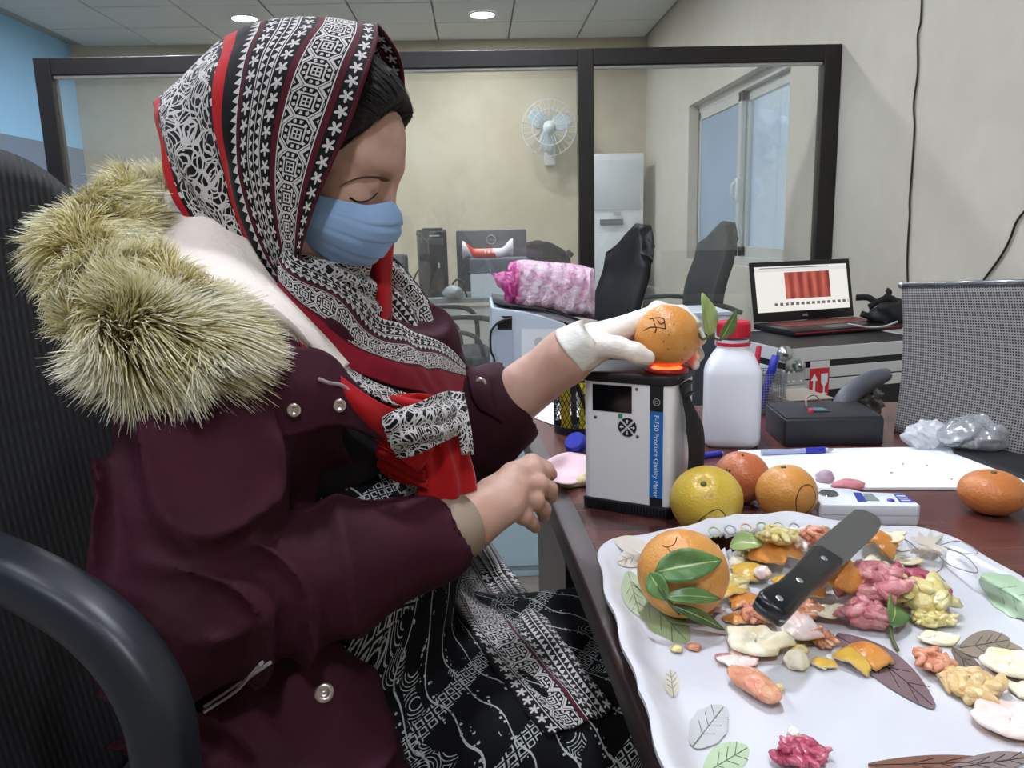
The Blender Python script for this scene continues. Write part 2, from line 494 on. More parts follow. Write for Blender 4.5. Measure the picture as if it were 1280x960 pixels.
for j, y in enumerate((6.52, 4.72, 2.92, 1.12, -.68)):
    for i, x in enumerate((.11, -1.68)):
        if j == 0: lab = 'round white downlight in the far ceiling, right of the headscarf' if i == 0 else 'round white downlight in the far ceiling, right above the headscarf'
        else: lab = 'round white ceiling downlight outside the picture'
        t = thing('ceiling_downlight', lab, 'ceiling light', (x, y, ZC-.004), group='ceiling downlights')
        mobj('trim_ring', lathe([(.088, .002), (.105, .002), (.105, -.006), (.09, -.010), (.086, -.006)], 32, False), M_LRING, t)
        mobj('diffuser', lathe([(.0005, -.007), (.088, -.007), (.088, -.002), (.0005, -.002)], 32, False), M_LAMP, t, smooth=False)

# window in the right wall
w = tag(thing('window_1', None, None, (XR+.1, (WY0+WY1)/2, WZ0)), kind='structure')
M_FROST = simple('frosted_pane', '#8fa9c4', .35, vary=.06, bscale=12)
M_PANE = glassy('clear_pane', (.93, .97, 1), .12)
wl, wh = WY1-WY0, WZ1-WZ0
fr = [box(.07, wl, .05, (0, 0, .025), .004), box(.07, wl, .05, (0, 0, wh-.025), .004), box(.07, .05, wh, (0, -wl/2+.025, wh/2), .004), box(.07, .05, wh, (0, wl/2-.025, wh/2), .004)]
for q in fr: mobj('frame', q, M_ALU, w, smooth=False)
def sash(yc, L, xo, pm, handle):
    for q in (box(.03, L, .06, (xo, yc, .08), .003), box(.03, L, .06, (xo, yc, wh-.08), .003), box(.03, .06, wh-.1, (xo, yc-L/2+.03, wh/2), .003), box(.03, .06, wh-.1, (xo, yc+L/2-.03, wh/2), .003)):
        mobj('sash_rail', q, M_ALU, w, smooth=False)
    mobj('pane', box(.006, L-.1, wh-.2, (xo, yc, wh/2)), pm, w, smooth=False)
    if handle:
        mobj('handle', join([box(.02, .03, .14, (xo-.02, yc-L/2+.03, wh*.42), .006), tube([(xo-.03, yc-L/2+.03, wh*.42-.06), (xo-.055, yc-L/2+.03, wh*.42-.03), (xo-.055, yc-L/2+.03, wh*.42+.03), (xo-.03, yc-L/2+.03, wh*.42+.05)], .008, 8)]), M_WHITEPL, w)
sash(wl*.24, wl*.5, -.02, M_FROST, True)
sash(-wl*.24, wl*.5, .02, M_PANE, False)
# what shows outside the clear pane: a grey building face
struct('wall_outside', join([box(.3, 9, 1.55, (4.2, 5, .78)), box(.36, 9, .08, (4.2, 5, 1.56))]), simple('grey_render', '#8f959a', .9))

# glass partition
PYY, PTOP = 3.514, 1.822
gp = tag(thing('trim_1', 'dark framed glass partition standing behind the desk', None, (0, PYY, 0)), kind='structure')
FWD = .066
for x0, x1 in ((-1.752, -1.752+FWD), (.447, .447+FWD), (XR-.075, XR-.003)):
    mobj('post', box(x1-x0, .06, PTOP, ((x0+x1)/2, 0, PTOP/2), .003), M_FRAME, gp, smooth=False)
for x0, x1 in ((-1.752+FWD, .447), (.447+FWD, XR-.075)):
    mobj('top_rail', box(x1-x0, .058, FWD, ((x0+x1)/2, 0, PTOP-FWD/2), .003), M_FRAME, gp, smooth=False)
    mobj('glazing_bead', box(x1-x0, .03, .012, ((x0+x1)/2, 0, PTOP-FWD-.006), .002), M_ALU, gp, smooth=False)
    mobj('bottom_rail', box(x1-x0, .058, .1, ((x0+x1)/2, 0, .05), .003), M_FRAME, gp, smooth=False)
    mobj('glass_pane', box(x1-x0, .006, PTOP-FWD-.1, ((x0+x1)/2, 0, .1+(PTOP-FWD-.1)/2)), glassy('partition_glass', (.97, .985, .97), .05, .015, .045, (.85, .85, .8)), gp, smooth=False)

# cables on the right wall
M_CORD = simple('black_cord', '#1b1a1a', .5)
def wall_cord(px, label, X=XR-.006, r=.0035):
    pts = [PX(x, y, X) for x, y in px]; p = crom(pts, 60)
    return tag(mobj('hanging_cable', tube(p, r, 8), M_CORD, world=True, loc=p[-1]), label, 'cable')
wall_cord([(1153, -30), (1151, 25), (1147, 45), (1147, 90), (1142, 130), (1143, 160), (1140, 210), (1137, 250), (1137, 270), (1135, 300), (1134, 330), (1135, 370)], 'long thin black cord hanging straight down the right wall')
wall_cord([(1320, 220), (1292, 252), (1272, 275), (1262, 300), (1250, 322), (1228, 352), (1214, 372)], 'short black cord slanting down above the grey mesh panel')

# ================================================================== BACK OF THE ROOM
M_BLK = simple('black_plastic', '#15161a', .45)
M_DGREY = simple('dark_grey_plastic', '#3a3d42', .5)
M_CHAIR = simple('black_fabric', '#14161b', .75, bump=.3, bscale=300)
M_CHAIR2 = simple('charcoal_fabric', '#22262b', .8, bump=.3, bscale=300)
M_TUBE = simple('grey_tube', '#3f423f', .4, .3)

# floor standing air conditioner
a = PY(771, 195, 7.1); t = thing('air_conditioner', 'tall white floor standing air conditioner by the back corner', 'air conditioner', (a[0]-.02, 7.12, 0))
ACW, ACH = .46, 1.69
mobj('cabinet', box(ACW, .3, ACH, (0, 0, ACH/2), .015), M_WHITEPL, t, flat_angle=40)
mobj('upper_panel', box(ACW-.06, .012, .42, (0, -.152, ACH-.26), .006), simple('ac_panel', '#d3dadd', .35), t, flat_angle=40)
mobj('lower_panel', box(ACW-.06, .012, .95, (0, -.152, .55), .006), simple('ac_panel2', '#dbe1e4', .35), t, flat_angle=40)
mobj('display', box(.2, .01, .05, (-.05, -.160, ACH-.57), .004), simple('ac_display', '#6d7075', .3), t, smooth=False)
mobj('badge', box(.06, .004, .025, (0, -.160, ACH-.5)), M_ALU, t, smooth=False)

# wall fan
a = PY(686, 160, YB-.2); t = thing('wall_fan', 'white wall fan with round wire cage on back wall', 'fan', (a[0], YB, a[2]))
M_FANW = simple('fan_white', '#dcdfdc', .4)
mobj('wall_bracket', join([box(.1, .05, .2, (.02, -.03, -.2), .01), tube([(.02, -.05, -.2), (.02, -.12, -.16), (.0, -.14, -.05)], .022, 10)]), M_FANW, t)
mobj('motor_housing', xf(lathe([(.001, -.06), (.05, -.055), (.062, -.02), (.06, .03), (.03, .05), (.001, .052)], 24, False), rotm('X', pi/2), (0, -.15, 0)), M_FANW, t)
cage = []
for k in range(28):
    a0 = 2*pi*k/28; c, s = cos(a0), sin(a0)
    cage.append(tube([(.05*c, -.26, .05*s), (.15*c, -.268, .15*s), (.215*c, -.25, .215*s), (.235*c, -.215, .235*s), (.2*c, -.18, .2*s), (.06*c, -.165, .06*s)], .0022, 5))
for r, yy2 in ((.235, -.215), (.15, -.268), (.05, -.262)):
    cage.append(tube([(r*cos(2*pi*i/40), yy2, r*sin(2*pi*i/40)) for i in range(40)], .004, 6, closed=True))
mobj('cage', join(cage), M_FANW, t)
mobj('cage_hub', xf(lathe([(.001, 0), (.05, 0), (.05, .012), (.001, .016)], 24, False), rotm('X', pi/2), (0, -.258, 0)), simple('fan_badge', '#c7cdd0', .4), t)
for k in range(3):
    a0 = 2*pi*k/3+.4; G = []
    for i in range(8):
        r = .04+.165*i/7; hw = .03+.055*sin(pi*(i+1)/9); row = []
        for j in range(7):
            u = (j/6-.5)*2; ang = a0+u*hw/r*.9; row.append((r*cos(ang), -.215+u*.02, r*sin(ang)))
        G.append(row)
    mobj('blade', grid_surf(G, .003), simple('fan_blade', '#b9c6cc', .3), t)

# back desk with its things
DZ = .70
a0, a1 = PY(430, 376, 4.95), PY(650, 372, 4.95)
t = thing('back_desk', 'pale office desk behind the glass partition', 'desk', (a0[0]/2+a1[0]/2, 5.1, 0))
dl = 2.2
M_DESK2 = simple('pale_laminate', '#c9c9c0', .5, vary=.05)
mobj('desk_top', box(dl, .7, .03, (-.3, 0, DZ-.015), .004), simple('grey_laminate', '#8b8f8d', .45), t, smooth=False)
mobj('front_panel', box(dl-.06, .02, DZ-.14, (-.3, -.3, .14+(DZ-.17)/2-.07+.03), .002), M_DESK2, t, smooth=False)
for sx in (-1, 1): mobj('side_panel', box(.03, .64, DZ-.03, (-.3+sx*(dl/2-.03), 0, (DZ-.03)/2)), M_DESK2, t, smooth=False)

a = PY(541, 366, 4.95); t = thing('computer_tower', 'black computer tower standing on the back desk', 'computer', (a[0], 5.05, DZ), rz=.1)
mobj('case', box(.17, .36, .40, (0, 0, .2), .008), M_BLK, t, flat_angle=40)
mobj('front_fascia', join([box(.165, .02, .385, (0, -.185, .2), .008), box(.12, .02, .012, (0, -.19, .405), .004)]), simple('gloss_black', '#0c0d10', .25), t, flat_angle=40)
mobj('drive_bay', box(.13, .006, .035, (0, -.198, .33), .002), M_DGREY, t, smooth=False)
mobj('logo_strip', box(.06, .004, .008, (.01, -.199, .365)), M_ALU, t, smooth=False)
mobj('front_light', box(.012, .004, .03, (.03, -.199, .19), .001), M_ALU, t, smooth=False)

a = PY(613, 330, 5.1); t = thing('monitor', 'dark grey monitor seen from behind on back desk', 'monitor', (a[0]+.01, 5.1, DZ), rz=-.05)
mobj('back_shell', box(.44, .035, .38, (0, 0, .20), .008), simple('monitor_grey', '#46494f', .45), t, flat_angle=40)
mobj('bulge', box(.3, .03, .2, (0, .03, .2), .012), M_DGREY, t, flat_angle=40)
mobj('stand', join([box(.06, .03, .1, (0, .03, .06), .004), box(.22, .16, .012, (0, .03, .006), .005)]), M_DGREY, t, smooth=False)
M_LOGO = simple('logo_silver', '#b9bcc0', .3, .4)
lg = mobj('logo_ring', tube([(.027*cos(2*pi*i/32), -.0195, .33+.027*sin(2*pi*i/32)) for i in range(32)], .003, 6, closed=True), M_LOGO, t)
text('logo_lettering', 'DELL', .02, M_LOGO, t, (0, -.0195, .33), (pi/2, 0, 0), 'CENTER', .0006)

# grey carton and snack wrapper in front of the monitor
a = PY(612, 372, 4.85); t = thing('carton', 'white and grey box under the red wrapper on back desk', 'box', (a[0]+.06, 4.87, DZ))
mobj('lower_half', box(.34, .22, .14, (0, 0, .07), .004), simple('carton_white', '#cfd8df', .5), t, smooth=False)
mobj('upper_half', box(.345, .225, .085, (0, 0, .1825), .006), simple('carton_grey', '#5d6672', .5), t, smooth=False)
zt = DZ+.226
a = PY(610, 320, 4.82); t = thing('snack_wrapper', 'red and white twisted snack wrapper lying on the grey box', 'wrapper', (a[0], 4.82, zt))
G = []
for i in range(25):
    u = i/24; rr = .028*(1-.0*u); x = -.15+.30*u; e = max(0, abs(u-.5)*2-.55)/.45
    row = []
    for k in range(13):
        ang = 2*pi*k/12; f = 1-e*.75*(abs(sin(ang))); fan = 1+e*1.3*abs(cos(ang+.6*e))
        row.append((x, rr*cos(ang)*f*1.1, rr*1.05+rr*sin(ang)*fan+e*.045*(.5+.5*sin(9*u)) + .004*sin(7*ang+20*u)*e))
    G.append(row)
mw = Mat('wrapper_foil', '#d8402a', .3); xx, yy, zz = mw.xyz(mw.coord())
mw.color(mw.mix((xx+zz*.5).between(-.085, .055), '#e9e6ea', mw.mix((xx.between(-.02, .05))*(zz.between(.03, .046))*((xx*260).sin() > -.2), '#e0432b', '#f2c9b8')))
mobj('foil', grid_surf(G), mw.m, t)

a = PY(566, 360, 4.8); t = thing('plastic_wrap_ball', 'crumpled clear plastic beside the computer tower', 'plastic wrap', (a[0], 4.75, DZ))
mobj('film', xf(blob(.05, (1.2, .9, .75), .2, 4, 1), loc=(0, 0, .036)), simple('crumpled_film', '#9aa0a3', .15, .0, .9, bump=.8, bscale=60), t)
a = PY(497, 345, 4.8); t = thing('desk_speaker', 'small dark speaker at the left of the computer tower', 'speaker', (a[0], 4.95, DZ))
mobj('cabinet', box(.1, .12, .26, (0, 0, .13), .02), M_DGREY, t, flat_angle=40)
mobj('cone', xf(lathe([(.001, 0), (.03, .004), (.036, .012)], 20, False), rotm('X', pi/2), (0, -.055, .1)), M_BLK, t)
pts = [PY(x, y, 4.78) for x, y in ((520, 292), (531, 300), (536, 318), (528, 332), (519, 345), (515, 366), (521, 371))]
tag(mobj('desk_cable', tube(crom(pts, 40), .005, 6), M_CORD, world=True, loc=pts[-1]), 'thin dark cable hanging beside the computer tower', 'cable')
pts = [PY(x, y, 4.8) for x, y in ((562, 362), (570, 350), (578, 352), (582, 366), (584, 372))]
tag(mobj('desk_cable', tube(crom(pts, 30), .006, 6), M_CORD, world=True, loc=pts[-1]), 'dark cable loop between crumpled plastic and grey box', 'cable')

# visitor chairs
def arm_chair(name, label, loc, rz, mat, top=1.09, arms=True, bw=.46):
    t = thing(name, label, 'chair', loc, rz, 'black chairs in the back of the room')
    G = []
    for i in range(20):
        v = i/19; z = .50+(top-.50)*v; hw = bw/2*(1-.16*v**3)*(1 if v < .9 else sqrt(max(0.02, 1-((v-.9)/.1)**2*.55))); bow = -.06*v*v+.035*sin(pi*min(1, v*1.5))
        G.append([(bow-.22+.05*(abs(u)**2), u*hw, z-(.05*abs(u)**4 if v > .8 else 0)) for u in np.linspace(-1, 1, 15)])
    mobj('backrest', grid_surf(G, .05), mat, t)
    mobj('seat', box(.47, .48, .07, (.02, 0, .47), .03, 3), mat, t)
    if arms:
        for s in (-1, 1):
            mobj('armrest', tube(crom([(-.22, s*.27, .66), (-.1, s*.275, .70), (.1, s*.275, .70), (.2, s*.275, .66), (.22, s*.275, .55), (.2, s*.275, .44)], 40), .013, 8), M_TUBE, t)
            mobj('arm_support', tube(crom([(-.2, s*.275, .62), (-.05, s*.275, .64), (.1, s*.275, .60), (.14, s*.275, .44)], 30), .011, 8), M_TUBE, t)
    mobj('post', tube([(0, 0, .44), (0, 0, .1)], .025, 10), M_TUBE, t)
    for k in range(5):
        a0 = 2*pi*k/5+.3
        mobj('foot', tube([(0, 0, .12), (.27*cos(a0), .27*sin(a0), .06)], [.025, .015], 8), M_TUBE, t)
        mobj('caster', xf(ico(.03, 2), loc=(.27*cos(a0), .27*sin(a0), .03)), M_BLK, t)
    return t
a = PY(790, 290, 3.0)
arm_chair('office_chair', 'high-backed black chair in front of the white air conditioner', (a[0]-.155, 3.2, 0), radians(194), simple('black_leatherette', '#0c0e12', .6), 1.10, False, .40)
a = PY(930, 290, 4.0)
arm_chair('office_chair', 'dark chair with looped grey arms behind the laptop screen', (a[0]-.28, 4.15, 0), radians(186), M_CHAIR2, 1.10)
a = PY(578, 440, 3.9)
arm_chair('office_chair', 'low dark chair with grey loop arms left of the printer', (a[0]-.08, 3.95, 0), radians(12), M_CHAIR2, .60)
a = PY(668, 310, 5.9)
arm_chair('office_chair', 'rounded black chair back behind the monitor and pink packet', (a[0]+.0, 5.85, 0), radians(90), M_CHAIR, 1.0, False, .5)
# ================================================================== NEAR DESK
TZ = .75
e1, e0 = PZ(822, 955, TZ)[:2], PZ(700, 655, TZ)[:2]
ed = (e0-e1)/np.linalg.norm(e0-e1); en = np.array([ed[1], -ed[0]])         # along the left edge, and to the right
def on_edge(Y): return e1+ed*((Y-e1[1])/ed[1])
mw = Mat('red_brown_veneer', '#4f2a26', .2, spec=.6)
cxy = mw.coord('Object', (1.5, 14, 1)); n1 = mw.noise(3, 6, .6, co=cxy, dist=1.2); n2 = mw.noise(2.2, 3)
mw.color(mw.mix((n1*.7+n2*.3).smooth(.3, .75), '#4c2928', '#70443d')); mw.set('Roughness', (n2*.25+.12)); M_WOOD = mw.m
M_EDGE = simple('edge_banding', '#33201f', .5, vary=.15, bscale=60)
M_PANEL = simple('dark_desk_panel', '#2c2023', .5, vary=.15, bscale=40)
dk = thing('desk', 'glossy red-brown wooden desk carrying the tray and oranges', 'desk', (.8, .8, 0))
A, B = on_edge(.12), on_edge(1.58)
poly = [tuple(A+en*.028), tuple(A+en*1.33), tuple(B+en*1.28-ed*.16), tuple(B+en*.35-ed*.05), tuple(B+en*.028)]
mobj('tabletop', prism(poly, TZ-.03, TZ, .001), M_WOOD, dk, smooth=False, world=True)
G = []
for s in np.linspace(0, 1, 3):
    q = A*(1-s)+B*s; row = []
    for dx, z in ((.0283, TZ), (.003, TZ-.0002), (.001, TZ-.001), (0, TZ-.003), (0, TZ-.032), (.028, TZ-.034)): w2 = q+en*dx; row.append((w2[0], w2[1], z))
    G.append(row)
mobj('edge_strip', grid_surf(np.array(G)[:, ::-1]), M_EDGE, dk, world=True, smooth=False)
def desk_panel(name, q0, q1, z0, z1, th=.02):
    d = np.array(q1)-np.array(q0); L = np.linalg.norm(d); c = (np.array(q0)+np.array(q1))/2
    v = xf(box(L, th, z1-z0, (0, 0, (z0+z1)/2), .002), rz=atan2(d[1], d[0]), loc=(c[0], c[1], 0)); return mobj(name, v, M_PANEL, dk, smooth=False, world=True)
desk_panel('back_panel', B+en*.06-ed*.12, B+en*1.2-ed*.22, .05, TZ-.03)
desk_panel('end_panel', B+en*.05-ed*.05, B+en*.05-ed*.42, 0, TZ-.03)
desk_panel('end_panel', A+en*1.2+ed*.05, B+en*1.2-ed*.05, 0, TZ-.03)
desk_panel('drawer_front', B+en*.42-ed*.5, B+en*.9-ed*.5, .2, TZ-.03)

def frame_at(px0, px1, z):
    """origin and rotation of a thing whose front bottom edge runs between two measured points"""
    a, b = PZ(*px0, z), PZ(*px1, z); d = b-a; return a, b, np.linalg.norm(d[:2]), atan2(d[1], d[0])

# ---------------------------------------------------------------- produce quality meter
M_MWHITE = simple('meter_white', '#eef0f4', .35); M_MBLACK = simple('meter_black', '#17181d', .45); M_SCREEN = simple('meter_screen', '#05070a', .12)
M_MBLUE = simple('meter_blue', '#1f6fc2', .4); M_INKW = simple('white_ink', '#e9eef2', .5)
a, b, L, rz = frame_at((729, 633), (840, 650), TZ)
MW, MD, MH = L, .090, .181
mt = thing('produce_meter', 'white handheld produce quality meter standing upright with glowing red lens', 'meter', a, rz)
body = prism([(x+MW/2, y+MD/2) for x, y in rrect(MW, MD, .012, 6)], .014, MH-.012)
mobj('body', body, M_MWHITE, mt, flat_angle=35)
mobj('base_cap', prism([(x+MW/2, y+MD/2) for x, y in rrect(MW+.005, MD+.005, .013, 6)], 0, .015, .002), M_MBLACK, mt, flat_angle=35)
mobj('base_rib', join([box(.0012, .002, .011, (.008+i*.0042, -.0032, .0075)) for i in range(int(MW/.0042)-2)]), simple('rib_black', '#0f1014', .5), mt, smooth=False)
mobj('top_cap', prism([(x+MW/2, y+MD/2) for x, y in rrect(MW+.006, MD+.006, .014, 6)], MH-.013, MH, .003), M_MBLACK, mt, flat_angle=35)
sc = prism([(x, y) for x, y in rrect(.052, .034, .001, 2)], 0, .0012)
mobj('display', xf(sc, rotm('X', pi/2), (.0405, .0002, .148)), M_SCREEN, mt, smooth=False)
for x, z in ((.073, .162), (.018, .122), (.074, .102)):
    mobj('screw', xf(lathe([(.0022, 0), (.0022, .001), (.001, .0014)], 12), rotm('X', pi/2), (x, .0002, z)), simple('screw_grey', '#6b6f75', .4, .6), mt)
pad = thing('button_pad', None, None, (.061, 0, .113)); pad.parent = mt
for k in range(4):
    a0 = pi/2*k; pl = [(.0022*cos(a0+pi/4)*0+.002*cos(a0), .002*sin(a0))]+[(.0118*cos(a0+t), .0118*sin(a0+t)) for t in np.linspace(-.66, .66, 10)]
    mobj('arrow_button', xf(prism(pl, 0, .0016), rotm('X', pi/2)), M_MBLACK, pad, smooth=False)
    ar = [(.0048, -.0007), (.0078, -.0007), (.0078, -.0022), (.0102, 0), (.0078, .0022), (.0078, .0007), (.0048, .0007)]
    ar = [(x*cos(a0)-y*sin(a0), x*sin(a0)+y*cos(a0)) for x, y in ar]
    mobj('arrow_mark', xf(prism(ar, .0016, .0019), rotm('X', pi/2)), M_INKW, pad, smooth=False)
mobj('power_button', xf(prism(rrect(.0055, .0055, .0012, 3), 0, .0014), rotm('X', pi/2), (.0515, .0002, .1265)), simple('green_key', '#2f8f79', .5), mt, smooth=False)
# stripe near the right end of the front face
SX = MW*.825
mobj('front_stripe', box(.0165, .0012, MH-.026, (SX, -.0004, (MH+.002)/2)), M_MBLACK, mt, smooth=False)
mobj('blue_label', box(.0165, .0008, .110, (SX, -.0012, .081), 0), M_MBLUE, mt, smooth=False)
mobj('emblem', xf(join([tube([(.0042*cos(2*pi*i/20), .0042*sin(2*pi*i/20), 0) for i in range(20)], .0004, 5, closed=True), tube([(-.0017, -.0017, 0), (.0017, -.0017, 0), (.0017, .0017, 0), (-.0017, .0017, 0)], .0003, 5, closed=True)]), rotm('X', pi/2), (SX, -.0012, .148)), M_ALU, mt)
tl = text('lettering', 'F-750 Produce Quality Meter', .0088, M_INKW, mt, (SX, -.0018, .132), (0, 0, 0), 'LEFT', .0001)
tl.rotation_euler = (Matrix.Rotation(pi/2, 4, 'X')@Matrix.Rotation(-pi/2, 4, 'Z')).to_euler()
# lens on top
LX, LY = MW-.019, .032
mobj('lens_ring', xf(lathe([(.018, 0), (.0265, 0), (.0265, .004), (.024, .006), (.019, .005)], 36, False), loc=(LX, LY, MH-.0005)), simple('ring_red', '#8c1414', .35), mt)
mobj('lens_glow', xf(lathe([(.0005, .0045), (.019, .0045)], 36, False), loc=(LX, LY, MH)), emis('lens_red_glow', '#ff3a1c', 9), mt)
# hand strap on the right side
M_STRAP = simple('black_webbing', '#141318', .75, bump=.5, bscale=500)
pts = crom([(MW+.004, MD*.30, .168), (MW+.008, MD*.30, .150), (MW+.016, MD*.32, .122), (MW+.020, MD*.34, .090), (MW+.018, MD*.34, .055), (MW+.006, MD*.34, .020)], 30)
wd_ = np.interp(np.linspace(0, 1, 30), [0, .18, .3, .45, .8, 1], [.009, .009, .014, .026, .025, .018])
G = [[(p[0]+.010*(1-u*u)*w_/.026, p[1]+u*w_, p[2]) for u in np.linspace(-1, 1, 11)] for p, w_ in zip(pts, wd_)]
mobj('hand_strap', grid_surf(G, .004), M_STRAP, mt)
mobj('strap_buckle', join([box(.006, .028, .016, (MW+.008, MD*.30, .162), .003), box(.009, .024, .004, (MW+.010, MD*.30, .169), .0015), box(.009, .024, .004, (MW+.010, MD*.30, .155), .0015)]), M_MBLACK, mt, flat_angle=40)
def meter_pt(x, y, z): c, s = cos(rz), sin(rz); return np.array([a[0]+x*c-y*s, a[1]+x*s+y*c, a[2]+z])
LENS = meter_pt(LX, LY, MH+.006)

# ---------------------------------------------------------------- citrus
def citrus_mat(name, c0, c1, c2=None, rough=.38):
    m = Mat(name, c0, rough, spec=.45); n = m.noise(18, 4); v = m.noise(260, 2)
    col = m.mix(n.smooth(.35, .7), c0, c1)
    if c2: col = m.mix(m.noise(34, 3).smooth(.66, .74), col, c2)
    m.color(col); m.bump(m.voro(300), .35, .0012); m.bump(v, .15, .001); m.set('Subsurface Weight', .08); m.set('Subsurface Radius', (.02, .008, .003)); return m.m
M_OR1 = citrus_mat('orange_skin', '#d08d43', '#da9f58', '#b07a3c')
M_OR2 = citrus_mat('orange_skin_red', '#bd6a40', '#c87f58', '#8a4c2c')
M_OR3 = citrus_mat('orange_skin_bright', '#d09045', '#dba660')
M_YEL = citrus_mat('orange_skin_yellow', '#cdae40', '#d8bf5c', '#b09240')
M_TAN = citrus_mat('tangerine_skin', '#c2743a', '#cd8950', '#a0602f')
M_INK = simple('black_marker_ink', '#2a1a10', .6)
M_LEAF = None
def leafmat(name, a, b, sheen=.35):
    m = Mat(name, a, sheen); x, y, z = m.xyz(m.coord('UV')); mid = (y-.5).abs()
    veins = ((((x*9)-mid*4).mod(1)-.5).abs() < .06)
    col = m.mix(m.noise(40, 3).smooth(.3, .7), a, b); col = m.mix(veins*.35, col, b); col = m.mix(mid < .03, col, '#a9bd7a'); m.color(col)
    m.bump(veins, .2, .001); m.set('Subsurface Weight', .05); return m.m
M_LEAF = leafmat('leaf_green', '#3f6a35', '#5f8a4d'); M_LEAF2 = leafmat('leaf_pale', '#7f9c5c', '#a3b873'); M_LEAFD = leafmat('leaf_dark', '#2e4326', '#4b6838')
M_STEM = simple('green_stem', '#4f5c35', .6)

def leaf_mesh(base, tip, width, normal, curl=.15, fold=.25, n=14, m=9):
    base, tip, N = np.asarray(base, float), np.asarray(tip, float), np.asarray(normal, float)
    d = tip-base; L = np.linalg.norm(d); d = d/L; N = N-d*(N@d); N /= np.linalg.norm(N); S = np.cross(N, d)
    G, uv = [], []
    for i in range(n):
        t = i/(n-1); w_ = width*(sin(pi*min(1, t**.8))**.8*.95+.03); row = []
        for j in range(m):
            u = j/(m-1)*2-1; p = base+d*L*t+S*u*w_/2+N*(curl*L*(sin(pi*t)-.4*t)+fold*abs(u)*w_/2+.03*width*sin(9*t+3*u)); row.append(p); uv.append((t, j/(m-1)))
        G.append(row)
    V, Fc = grid_surf(G, .0006); uv = np.array(uv+uv); return (V, Fc), uv

def fruit(name, label, cat, c, r, mat, sq=(1, 1, .94), seed=0, stem=None, group='oranges on the desk', loc=None):
    c = np.asarray(c, float); o = thing(name, label, cat, (c[0], c[1], c[2]-r*sq[2]), group=group)
    V, Fc = ico(1, 5); V = V*(1+.012*wnoise(V, 1.6, seed))[:, None]
    s = np.asarray(stem if stem is not None else (0, 0, 1), float); s /= np.linalg.norm(s)
    dd = V@s; V = V-s[None]*(.10*np.exp(-((1-dd)/.018)))[:, None]
    mobj('peel', (V*r*np.asarray(sq)+np.array([0, 0, r*sq[2]]), Fc), mat, o)
    p0 = s*r*np.asarray(sq)*.93
    mobj('stem_button', xf(lathe([(.0005, .001), (.003, .0012), (.0035, 0), (.003, -.001)], 10, False), np.array(Vector(s).to_track_quat('Z', 'Y').to_matrix()), p0+np.array([0, 0, r*sq[2]])), M_STEM, o)
    o['r'] = r
    return o
def ink_on(o, c, r, px, sq=(1, 1, .94), w_=.0007, name='ink_mark'):
    """felt pen line on the side of a fruit facing the measured line of sight"""
    c = np.asarray(c, float); q = []
    for x, y in px:
        D = ray(x, y); D = D/np.linalg.norm(D); Oc = (_C-c)/np.asarray(sq)/r; Dd = D/np.asarray(sq)/r
        A_ = Dd@Dd; B_ = 2*Oc@Dd; C_ = Oc@Oc-1; disc = B_*B_-4*A_*C_
        t = (-B_-sqrt(max(disc, 0)))/(2*A_); q.append(_C+D*t)
    q = crom(q, max(8, 5*len(q)))
    q = c+(q-c)*1.004
    return mobj(name, tube(q, w_, 5), M_INK, o, world=True)

def rest(px, py, r, z=TZ, sqz=.94): return PZ(px, py, z+r*sqz)
c = rest(883, 625, .0425); o = fruit('orange', 'yellow orange with a curved pen line beside the meter', 'orange', c, .0425, M_YEL, seed=1, stem=(-.25, -.55, .7))
ink_on(o, c, .0425, [(872, 660), (872, 655), (877, 648), (888, 640), (898, 637), (905, 642), (908, 650)])
ink_on(o, c, .0425, [(913, 647), (914, 645)], w_=.002); ink_on(o, c, .0425, [(918, 646), (920, 645)], w_=.002)
c2 = rest(927, 596, .0355); o = fruit('orange', 'reddish spotted orange behind the yellow orange', 'orange', c2, .0355, M_OR2, seed=2, stem=(.3, .3, .9))
for x, y in ((928, 569), (908, 587), (915, 594), (912, 588)): ink_on(o, c2, .0355, [(x, y), (x+1, y+1)], w_=.0016, name='dark_spot')
c3 = rest(983, 616, .0365); o = fruit('orange', 'orange with a pen-drawn oval beside the white scale', 'orange', c3, .0365, M_OR3, seed=3, stem=(-.1, .1, 1))
ink_on(o, c3, .0365, [(996, 640), (995, 625), (1000, 611), (1008, 606), (1015, 609), (1019, 622), (1013, 636), (1004, 642), (997, 640)])
c4 = rest(1240, 615, .0385, sqz=.68); fruit('tangerine', 'flat tangerine standing alone at the right', 'tangerine', c4, .0385, M_TAN, (1, 1, .70), 4, stem=(0, 0, 1))

# orange held on the lens
r5 = .0395; c5 = LENS+np.array([0, 0, r5*.95]); sd = np.array([.9, -.25, .1])
o5 = fruit('orange', 'orange held by the gloved hand on top of the meter', 'orange', c5, r5, M_OR1, (1, 1, .97), 5, stem=sd)
def pf(x, y): return (x, y)
for ln in ([(805, 413), (815, 409), (832, 411)], [(816, 398), (820, 410), (819, 416)], [(812, 399), (823, 397), (830, 398)], [(830, 399), (832, 411)], [(822, 400), (826, 405), (831, 402)]): ink_on(o5, c5, r5, ln, (1, 1, .97))
for x, y in ((835, 436), (852, 449), (836, 418), (829, 427), (842, 405)): ink_on(o5, c5, r5, [(x, y), (x+.8, y+.6)], (1, 1, .97), .0009, 'dark_spot')
hb = c5+sd/np.linalg.norm(sd)*r5*.95
dd_ = float((hb-_C)@_F)
tw = [hb, P(878, 424, dd_-.0), P(888, 420, dd_)]
mobj('twig', tube(crom(tw, 12), .0016, 7), M_STEM, o5, world=True)
